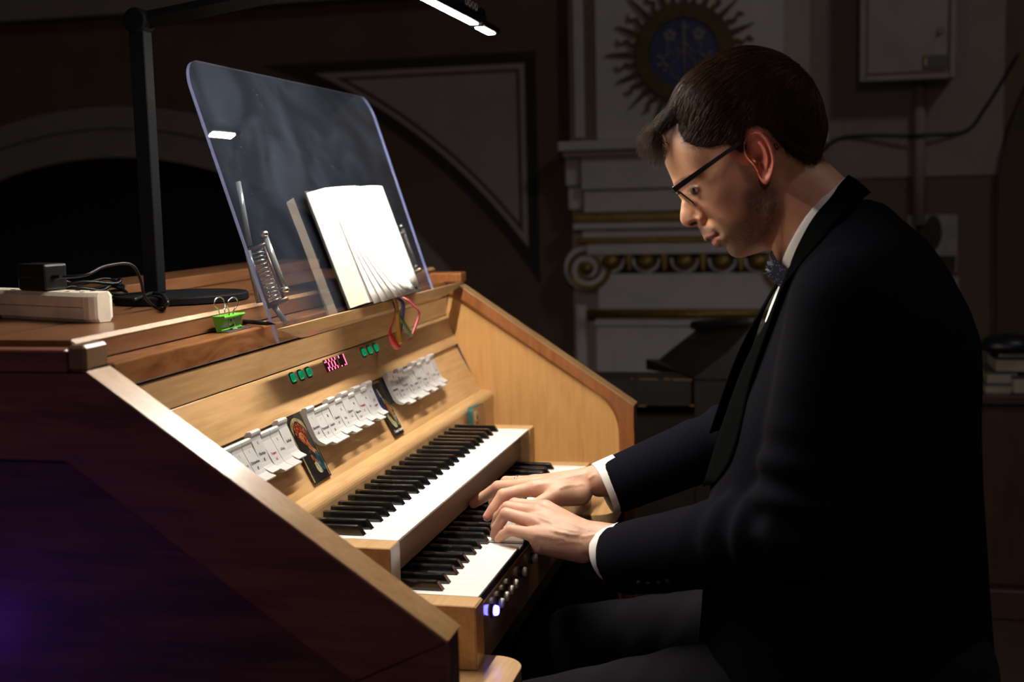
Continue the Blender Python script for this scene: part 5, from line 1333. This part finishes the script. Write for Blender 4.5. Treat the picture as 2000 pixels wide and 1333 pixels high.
# ---- eyes
SCL = mat('eye_white', (.17, .115, .095), .45, spec=.2); IRI = mat('iris', (.02, .018, .014), .2, coat=.2)
for s in (-1, 1):
    ep = Q(1364, 369.5); wq = wfun(ep[None])[0]; r = 8.; c = (XM+s*(wq-r+.35), *ep)
    v, f = ellipsoid(c, (r, r, r), 28, 20); gz = np.array([s*.97, .10, -.06]); gz /= np.linalg.norm(gz)
    mi = [1 if (np.mean([np.array(v[i])-c for i in q], axis=0)/r)@gz > .93 else 0 for q in f]
    obj('eyeball', (v, f, mi), [SCL, IRI], man, True)
# ---- hair: a close cap plus individual locks
HAIR = mat('dark_brown_hair', (.036, .0175, .0085), .5, spec=.07)
hv = np.array(HV); hq = hv[:, 1:]; hmask = hd(hq)
hm = bpy.data.meshes.new('hh'); hm.from_pydata([tuple(v) for v in hv], [], [list(q) for q in HF]); bmh = bmesh.new(); bmh.from_mesh(hm); bmesh.ops.recalc_face_normals(bmh, faces=bmh.faces[:]); bmh.normal_update()
nrm = np.array([v.normal[:] for v in bmh.verts]); bmh.free()
topw = sstep(hq[:, 1], Q(1500, 240)[1], Q(1500, 140)[1])
T_ = (8+4.5*topw)*sstep(hmask, 2, 50)+.25
capv = hv+nrm*T_[:, None]
capf = [q for q in HF if all(hmask[i] > -1 for i in q)]
used = sorted({i for q in capf for i in q}); mp_ = {a: i for i, a in enumerate(used)}
capv2 = capv[used]; capf2 = [[mp_[i] for i in q] for q in capf]
hc = bpy.data.meshes.new('hair'); hc.from_pydata([tuple(v) for v in capv2], [], capf2)
tris = [q for q in capf2]
bvh = BVHTree.FromPolygons([Vector(v) for v in capv2], tris)
fc = np.array([capv2[q].mean(0) for q in capf2]); fa = np.array([np.linalg.norm(np.cross(capv2[q[1]]-capv2[q[0]], capv2[q[-1]]-capv2[q[0]])) for q in capf2])
hdf = hd(fc[:, 1:])
pw_ = fa*(1+1.6*np.exp(-hdf/9.)); pick = RNG.choice(len(capf2), 6400, p=pw_/pw_.sum())
crown = np.array([XM+14, *Q(1548, 146)])
def strand(P, r0):
    P = np.array(P); rr = r0*np.linspace(1, .25, len(P)); return tube(P, rr, 3, False)
ST = []
for fi in pick:
    p = fc[fi]+RNG.normal(0, .8, 3); d0 = hdf[fi]
    if d0 < -1: continue
    side = min(1., abs(p[0]-XM)/70.)
    L = (10+40*min(1, max(0, d0)/55))*RNG.uniform(.7, 1.15)*(1-.35*side)
    nst = 7; out = []; dirv = p-crown; dirv = dirv/np.linalg.norm(dirv)+np.array([0, .25*(p[2] > Q(0, 230)[1]), -.35*side])+RNG.normal(0, .13, 3)
    lift = RNG.uniform(-.2, 2.0)*min(1, max(.1, d0/45)); ok_ = True; lim_ = RNG.uniform(.3, 9.)
    for k_ in range(nst):
        loc, nn2, fidx, dist = bvh.find_nearest(Vector(p))
        if loc is None: ok_ = False; break
        nn2 = np.array(nn2); nn2 = nn2 if nn2@(np.array(loc)-np.array([XM, *cq])) > 0 else -nn2
        u = k_/(nst-1); out.append(np.array(loc)+nn2*(.2+lift*u*1.2+.5*math.sin(u*PI)))
        dv_ = dirv-nn2*(dirv@nn2); dv_ /= np.linalg.norm(dv_)+1e-9; p = np.array(loc)+dv_*L/nst
        if dist > lim_: break
    if len(out) > 2: ST.append(strand(out, RNG.uniform(.3, .5) if d0 < 8 else RNG.uniform(.4, .75)))
tips = [(1243, 293), (1248, 304), (1256, 312), (1266, 320), (1277, 328), (1285, 322), (1290, 308)]
for i in range(430):
    x = XM+RNG.uniform(-50, 50); e = (x-XM)/50.; tp = tips[RNG.integers(0, 7)]; j = RNG.normal(0, 3.2, 8)
    a = RNG.uniform(0, 1); rt = (1318-30*a+j[0], 208+34*a+j[1])
    gx = 10*e*e
    md_ = (rt[0]-26+j[2]+gx-10*(1-a), rt[1]+30+j[3]); m2 = (tp[0]+4+j[4]+gx, tp[1]-26+j[5])
    P = spline([onX(*rt, x), onX(*md_, x+j[6]), onX(*m2, x+j[6]*1.5-3), onX(tp[0]+j[4]+gx, tp[1]+j[5], x+j[6]*2-6)], 8)
    ST.append(strand(P, RNG.uniform(.35, .65)))
for i in range(260):      # nape and sideburn stubs
    x_, y_ = RNG.uniform(1530, 1604), 0; y_ = np.interp(x_, [1530, 1546, 1566, 1587, 1604], [288, 301, 312, 319, 314])-RNG.uniform(0, 22)
    P0 = Q(x_, y_); wq = wfun(P0[None])[0]
    if wq < 2: continue
    for s in (-1, 1):
        p = np.array([XM+s*(wq+2), *P0]); ST.append(strand([p, p+np.array([s*1.2, -3, -4]), p+np.array([s*1.2, -5, -9])], .5))
v_, f_, _mi = merge((capv2.tolist(), capf2), *ST)
hm2 = bpy.data.meshes.new('hair'); hm2.from_pydata(v_, [], f_)
meobj('hair', hm2, HAIR, man)
# ---- glasses
FR = mat('black_frame', (.012, .011, .010), .25, coat=.4); FRM = mat('frame_metal', (.25, .20, .16), .3, .8)
GL = bpy.data.materials.new('lens_glass'); GL.use_nodes = True; tG = GL.node_tree; tG.nodes.clear()
o_ = tG.nodes.new('ShaderNodeOutputMaterial'); a_ = tG.nodes.new('ShaderNodeBsdfTransparent'); g_ = tG.nodes.new('ShaderNodeBsdfGlossy'); g_.inputs['Roughness'].default_value = .01; m_ = tG.nodes.new('ShaderNodeMixShader'); m_.inputs[0].default_value = .06
a_.inputs[0].default_value = (.97, .98, .97, 1)
tG.links.new(a_.outputs[0], m_.inputs[1]); tG.links.new(g_.outputs[0], m_.inputs[2]); tG.links.new(m_.outputs[0], o_.inputs[0])
gla = empty('glasses', M((XM, *Q(1325, 375))), None, None); gla.parent = man; gla.location = gla.location-ORG[man.name]; gla['label'] = 'black half-rim glasses'
lt, lb = (1321, 373), (1360, 403)
def G3(px, py, w_): return np.array([XM+w_, *Q(px, py)])
for s in (-1, 1):
    w0, w1 = 9, 62
    # lens outline in the lens plane: u across, v from top bar to lower rim
    O_ = []
    for u, v in rrect(1, 1, .28): O_.append((w0+(w1-w0)*(u+.5), .5-v))
    def LP(w_, v, back=0.): a, b = np.array(lt), np.array(lb); p = a+(b-a)*v; sweep = .5*max(0, (w_-20)/42.)**2*14; return G3(p[0]+sweep*.78+back*.78, p[1]-sweep*.62-back*.62, s*w_)
    secs = [[tuple(LP(a, b, bk)) for a, b in O_] for bk in (0, 1.6)]
    fixn(obj('lens', loft(secs), GL, gla))
    P = [LP(a, b, .8) for a, b in O_]; P.append(P[0])
    obj('lens_rim', tube(np.array(P), 1.05, 7), FR, gla, True)
    top = [LP(a, 0.02, .8) for a in np.linspace(w0, w1+3, 14)]
    sq = []
    for p in top: sq.append([tuple(p+np.array([0, dy, dz_])) for dy, dz_ in ((2.2, 2.6), (-1.8, 2.6), (-1.8, -2.6), (2.2, -2.6))])
    fixn(obj('brow_bar', loft(sq), FR, gla))
    T0, T1, T2, T3 = G3(1326, 372, s*67), G3(1390, 326.5, s*73), G3(1462, 275, s*71), G3(1517, 290, s*70)
    tp_ = [T0, (T0+T1)/2, T1, (T1+T2)/2, T2]
    sq = []
    dv_ = Q(1456, 277)-Q(1326, 372); dv_ /= np.linalg.norm(dv_); pn = np.array([-dv_[1], dv_[0]])
    for p, hh in zip(tp_, (3.6, 3.3, 2.9, 2.5, 2.2)): sq.append([(p[0]+a, p[1]+pn[0]*b*hh, p[2]+pn[1]*b*hh) for a, b in ((-1.2, -1), (1.2, -1), (1.2, 1), (-1.2, 1))])
    fixn(obj('temple_arm', loft(sq), FR, gla))
    obj('arm_tip', tube(spline([T2, G3(1480, 268, s*69), G3(1502, 274, s*68), G3(1516, 287, s*71), G3(1521, 295, s*72)], 20), [2.4]*10+list(np.linspace(2.4, 2, 10)), 8), FR, gla, True)
    obj('hinge_block', ellipsoid(LP(w1+2, .05, 1), (3.5, 4.5, 4), 10, 8), FR, gla, True)
obj('nose_bridge', tube(spline([G3(1326, 379, -9), G3(1322, 376, -4), G3(1322, 376, 4), G3(1326, 379, 9)], 12), 1.1, 8), FRM, gla, True)
# ---- wedding ring
rgc = Rf['ring'][0][0]*.42+Rf['ring'][0][1]*.58; rgd = Rf['ring'][0][1]-Rf['ring'][0][0]; rgd /= np.linalg.norm(rgd)
n1 = np.cross(rgd, [0, 0, 1.]); n1 /= np.linalg.norm(n1); n2 = np.cross(rgd, n1)
rv_, rf_ = loft([[tuple(rgc+rgd*a+(n1*math.cos(t)+n2*math.sin(t))*r) for a, r in ((-1.8, 10.3), (-1.8, 11.3), (1.8, 11.3), (1.8, 10.3))] for t in np.linspace(0, 2*PI, 33)], closed=True, cap=False)
obj('ring', (rv_, rf_), METAL, man, True, 'silver ring')

# ---- clothes
def cloth(name, c, rough=.85, sheen=.0, bump=.25, scale=900.):
    m = mat(name, c, rough, spec=.03, bump=bump, bscale=scale); b = m.node_tree.nodes['Principled BSDF']; b.inputs['Sheen Weight'].default_value = sheen; b.inputs['Sheen Roughness'].default_value = .4
    b.inputs['Sheen Tint'].default_value = (.7, .75, 1, 1); return m
SUIT = cloth('dark_suit_wool', (.0052, .0052, .0082), .9, .0)
SATIN = mat('satin_facing', (.004, .0044, .0044), .8, spec=.0)
TROU = cloth('charcoal_trousers', (.011, .011, .0122), .9, .03)
SHIRT = mat('white_shirt', (.80, .77, .72), .75, bump=.08, bscale=1200, sss=.05)
BOW = mat('navy_dotted', (.07, .085, .13), .6)
def to_obj(name, V, F, m, label=None):
    me = bpy.data.meshes.new(name); me.from_pydata([tuple(map(float, v)) for v in V], [], [list(map(int, q)) for q in F]); o = meobj(name, me, m, man, True, label); return o
# jacket: trunk from stacked outlines, sleeves as tapering tubes, one closed surface
g = Grid((-120, -930, -330), (580, -230, 420), 4.5)
trunk = trunk_field(g, 0.)
cuL, cuR = H3(1213, 1094, 192), H3(1190, 953, 386)
aL = g.chain([sh_L, el_L], [68, 60]); bL = g.chain([el_L, cuL], [60, 50])
aR = g.chain([sh_R, el_R], [68, 58]); bR = g.chain([el_R, cuR], [57, 44])
def cut(f, c, d):
    d = np.array(d)/np.linalg.norm(d); return -smin(-f, -((g.X-c[0])*d[0]+(g.Y-c[1])*d[1]+(g.Z-c[2])*d[2]), 5.)
dL, dR = cuL-el_L, cuR-el_R
dLc = H3(1180, 1022, 215)-H3(1212, 1165, 178)            # the line of the cuff edge in the picture
nL = dL/np.linalg.norm(dL); e_ = dLc/np.linalg.norm(dLc); nL = nL-e_*(nL@e_)
nR = dR/np.linalg.norm(dR); e_ = H3(1166, 901, 386)-H3(1213, 1010, 386); e_ /= np.linalg.norm(e_); nR = nR-e_*(nR@e_)
bL, bR = cut(bL, cuL, nL), cut(bR, cuR, nR)
# wrinkles: soft folds across the sleeves near the elbow crook
def folds(a, b, amp, n_, ph=0., tw=.0):
    d = (b-a); L = np.linalg.norm(d); d = d/L; t = (g.X-a[0])*d[0]+(g.Y-a[1])*d[1]+(g.Z-a[2])*d[2]
    w_ = np.exp(-((t/L-.12)/.26)**2)
    return (amp*w_*np.sin(t/L*2*PI*n_+ph+.022*(g.X-a[0])+.02*(g.Z-a[2]))).astype(np.float32)
bL = bL+folds(el_L, cuL, 5.6, 5.5, .5)+folds(cuL, el_L, 1.2, 3, 1.)*.6; aL = aL+folds(el_L, sh_L, 5., 5., 1.)
bR = bR+folds(el_R, cuR, 6., 6., .2); aR = aR+folds(el_R, sh_R, 3, 5)
f = trunk+(1.2*np.sin(g.Z/34.+g.X/60.)*np.sin(g.Y/52.)).astype(np.float32)
hollow = None
yoke = smin(g.chain([H3(1700, 520, 110), sh_L], [46, 62]), g.chain([H3(1712, 530, 250), sh_R], [46, 62]), 24)
f = smin(f, yoke, 22)
f = smin(f, smin(aL, bL, 6), 10); f = smin(f, smin(aR, bR, 10), 14)
# open front: carve the shirt opening between the lapels
for a, b, r0_, r1_ in ((H3(1520, 520, XM), H3(1462, 690, XM), 36, 24), (H3(1462, 690, XM), H3(1380, 930, XM), 24, 26)): f = np.maximum(f, -g.cap(a, b, r0_, r1_))
# neck opening
f = np.maximum(f, -g.chain([H3(1610, 420, XM), H3(1668, 505, XM)], [66, 62]))
JV, JF = g.mesh(f); JV = relax(JV, JF, 3, .5)
to_obj('jacket', JV, JF, SUIT)
# collar and lapels as one folded strip round the neck
inn_ = [(1374, 951, 150), (1405, 850, 148), (1445, 735, 144), (1475, 670, 140), (1504, 620, 136), (1528, 562, 126), (1541, 538, 119), (1548, 508, 114), (1572, 453, 112), (1596, 415, 114), (1622, 383, 126), (1645, 355, 150), (1656, 343, 180)]
out_ = [(1393, 951, 110), (1434, 882, 84), (1465, 753, 74), (1488, 680, 70), (1505, 630, 70), (1530, 560, 70), (1550, 535, 68), (1572, 505, 70), (1603, 471, 74), (1632, 436, 84), (1660, 408, 104), (1688, 386, 140), (1700, 377, 180)]
JB = BVHTree.FromPolygons([Vector(v) for v in JV], [tuple(int(i) for i in q) for q in JF])
def strip(inn_, out_, nw=7, bulge=5., n_=60, th=2.4, jb=None):
    A_ = spline([H3(*p) for p in inn_], n_); B_ = spline([H3(*p) for p in out_], n_)
    A_ = np.vstack([A_, (A_*[-1, 1, 1]+[2*XM, 0, 0])[::-1][1:]]); B_ = np.vstack([B_, (B_*[-1, 1, 1]+[2*XM, 0, 0])[::-1][1:]])
    fw = sstep(-A_[:, 2], -H3(1541, 500, XM)[2], -H3(1500, 640, XM)[2]); fw[:len(A_)//2] = 0
    A_ = A_+fw[:, None]*np.array([0, 13., 3]); B_ = B_+fw[:, None]*np.array([0, 13., 3])
    rows = []
    for a, b in zip(A_, B_):
        c = np.array([XM, a[1]-40, a[2]-60]); rows.append([a+(b-a)*u+((a+(b-a)*u-c)/np.linalg.norm(a+(b-a)*u-c))*bulge*math.sin(PI*min(1, u*1.05)) for u in np.linspace(0, 1, nw)])
    R_ = np.array(rows); V = R_.reshape(-1, 3); m = len(R_); F = [(i*nw+j, i*nw+j+1, (i+1)*nw+j+1, (i+1)*nw+j) for i in range(m-1) for j in range(nw-1)]
    if jb is not None:
        for i, v in enumerate(V):
            sd = -1 if v[0] < XM else 1
            h_ = jb.ray_cast(Vector((XM+sd*600, v[1], v[2])), Vector((-sd, 0, 0)), 598)[0]
            if h_ is not None:
                x_ = h_.x+sd*3.2
                if (x_-v[0])*sd > 0: V[i, 0] = x_
    me = bpy.data.meshes.new('s'); me.from_pydata([tuple(v) for v in V], [], F); o = bpy.data.objects.new('s', me); COL.objects.link(o)
    md = o.modifiers.new('s', 'SOLIDIFY'); md.thickness = th; md.offset = 0
    r = bpy.data.meshes.new_from_object(o.evaluated_get(bpy.context.evaluated_depsgraph_get())); bpy.data.objects.remove(o)
    bm = bmesh.new(); bm.from_mesh(r); bmesh.ops.recalc_face_normals(bm, faces=bm.faces[:]); bm.to_mesh(r); bm.free(); return r
meobj('lapel', strip(inn_[:7], out_[:7]), SATIN, man) if False else None
meobj('jacket_collar', strip(inn_, out_, 9, 4., jb=JB), [SATIN], man, True, 'dark collar and satin lapels')
# shirt: collar band, front, cuffs
si = [(1528, 536, 166), (1526, 522, 148), (1533, 497, 127), (1556, 452, 116), (1592, 398, 120), (1624, 368, 136), (1646, 351, 158), (1652, 347, 180)]
so = [(1536, 560, 166), (1540, 540, 142), (1550, 512, 118), (1578, 462, 108), (1616, 408, 112), (1646, 380, 130), (1664, 362, 156), (1669, 358, 180)]
meobj('shirt_collar', strip(si, so, 5, 1.5, 50, 1.6), SHIRT, man, True, 'white shirt collar')
ff = [(1528, 540, 180), (1520, 560, 180), (1512, 578, 180), (1502, 604, 180), (1494, 628, 180)]
A_ = spline([H3(*p) for p in ff], 30); rows = []
for i, a in enumerate(A_):
    w_ = 34-.1*i; rows.append([(XM+w_*u, a[1]-14*abs(u)**2*1.0, a[2]-6*u*u) for u in np.linspace(-1, 1, 11)])
V = [p for r in rows for p in r]; F = [(i*11+j, i*11+j+1, (i+1)*11+j+1, (i+1)*11+j) for i in range(len(rows)-1) for j in range(10)]
obj('shirt_front', (V, F), SHIRT, man, True, 'white shirt front')
def cuff(c, d, e_, r, wr, out, name):
    d = np.array(d)/np.linalg.norm(d); u = np.array(e_)-d*(np.array(e_)@d); u /= np.linalg.norm(u); v = np.cross(d, u); secs = []
    for t, rr in ((-26, r), (out-1.5, r), (out, r-.8), (out, r-2), (out-2, r-2.6), (-26, r-2.6)):
        secs.append([tuple(np.array(c)+d*t+u*rr*math.cos(a)*1.06+v*rr*math.sin(a)*.94) for a in np.linspace(0, 2*PI, 41)[:-1]])
    o = obj(name, loft(secs, cap=False), SHIRT, man, True, 'white shirt cuff'); fixn(o)
eL = H3(1154, 1040, 215)-H3(1188, 1110, 190); nLc = nL
cuff(cuL+np.array([0, 0, 2])+(H3(1204, 1076, 200)-cuL)*.55, nL, H3(1162, 1018, 214)-H3(1188, 1110, 198), 38, 0, 22, 'shirt_cuff')
cuff(cuR+(H3(1187, 950, 386)-cuR)*.9, nR, H3(1170, 898, 386)-H3(1205, 1005, 386), 40, 0, 9, 'shirt_cuff')
# cuff buttons on the left sleeve
for q in ((1249, 1138), (1268, 1140), (1287, 1139), (1305, 1135)):
    h_ = JB.ray_cast(Vector(CAMP), Vector(ray(*q)).normalized())
    if h_[0] is not None: obj('sleeve_button', ellipsoid(tuple(h_[0]), (4.5, 4.5, 4.5), 12, 8), BLACKP, man, True)
# bow tie
kn = H3(1530, 538, XM)
obj('bow_tie', merge(ellipsoid(kn+np.array([0, 3, 0]), (13, 8, 10), 16, 10)), BOW, man, True, 'navy dotted bow tie')
bt = ORG['bow_tie'] if 'bow_tie' in ORG else None
for s in (-1, 1):
    secs = []
    zig = [(1480, 526), (1497, 522), (1484, 511), (1502, 510), (1492, 488), (1514, 505), (1532, 520), (1534, 548), (1528, 560), (1511, 550), (1494, 536)]
    for t in np.linspace(0, 1, 9):
        w_ = 5+46*t; sc_ = .42+.58*t**.8
        secs.append([(XM+s*w_, kn[1]+(Q(*z)[0]-kn[1])*sc_-8*t*t, kn[2]+(Q(*z)[1]-kn[2])*sc_-3*t) for z in zig])
    o = obj('bow_wing', loft(secs), BOW, man, False, 'folded wing of the bow tie'); fixn(o)
t_ = BOW.node_tree; vo = t_.nodes.new('ShaderNodeTexVoronoi'); vo.inputs['Scale'].default_value = 330; tc_ = t_.nodes.new('ShaderNodeTexCoord'); t_.links.new(tc_.outputs['Object'], vo.inputs['Vector'])
r_ = t_.nodes.new('ShaderNodeValToRGB'); r_.color_ramp.elements[0].color = (.42, .45, .52, 1); r_.color_ramp.elements[0].position = .22; r_.color_ramp.elements[1].color = (.06, .075, .125, 1); r_.color_ramp.elements[1].position = .32
t_.links.new(vo.outputs['Distance'], r_.inputs['Fac']); t_.links.new(r_.outputs['Color'], t_.nodes['Principled BSDF'].inputs['Base Color'])
# trousers and shoes
g = Grid((-60, -900, -FZ-10), (460, -60, -60), 6.)
f = g.chain([hipL, knL, anL], [96, 68, 60]); f2 = g.chain([hipR, knR, anR], [92, 62, 58])
f = smin(f, g.chain([hipL, hipR], [110, 110]), 30); f = smin(f, f2, 12)
tf = (g.Y+700)/480.
f = f+(1.5*np.sin(g.Y/9.+g.Z/26.+g.X/18.)*np.exp(-((tf-.62)/.3)**2)).astype(np.float32)
f = np.maximum(f, -(g.Z+FZ-62))
V_, F_ = g.mesh(f); V_ = relax(V_, F_, 2, .5); to_obj('trousers', V_, F_, TROU)
for an in (anL, anR):
    secs = []
    for t, hw, h_ in ((-70, 22, 62), (-60, 34, 74), (-20, 38, 78), (40, 40, 62), (100, 46, 48), (150, 44, 40), (185, 30, 30), (195, 12, 20)):
        y = an[1]+t; L = []
        for a in np.linspace(0, PI, 13): L.append((an[0]+hw*math.cos(a), y, -FZ+.5+h_*math.sin(a)**.8 if math.sin(a) > 0 else -FZ+.5))
        secs.append(L)
    o = obj('shoe', loft(secs), BLACKP, man, True); fixn(o)
# ---- bench
be = empty('organ_bench', M((XM, -690, -FZ)), 'plain wooden organ bench under the seated man', 'bench')
obj('seat', box(-220, -790, -332, 580, -520, -293, 4, 2), DARKW, be)
for x in (-190, 530): obj('side_board', box(x, -780, -FZ, x+30, -540, -333, 2), DARKW, be)
obj('stretcher', box(-159, -715, -600, 529, -685, -500, 2), DARKW, be)
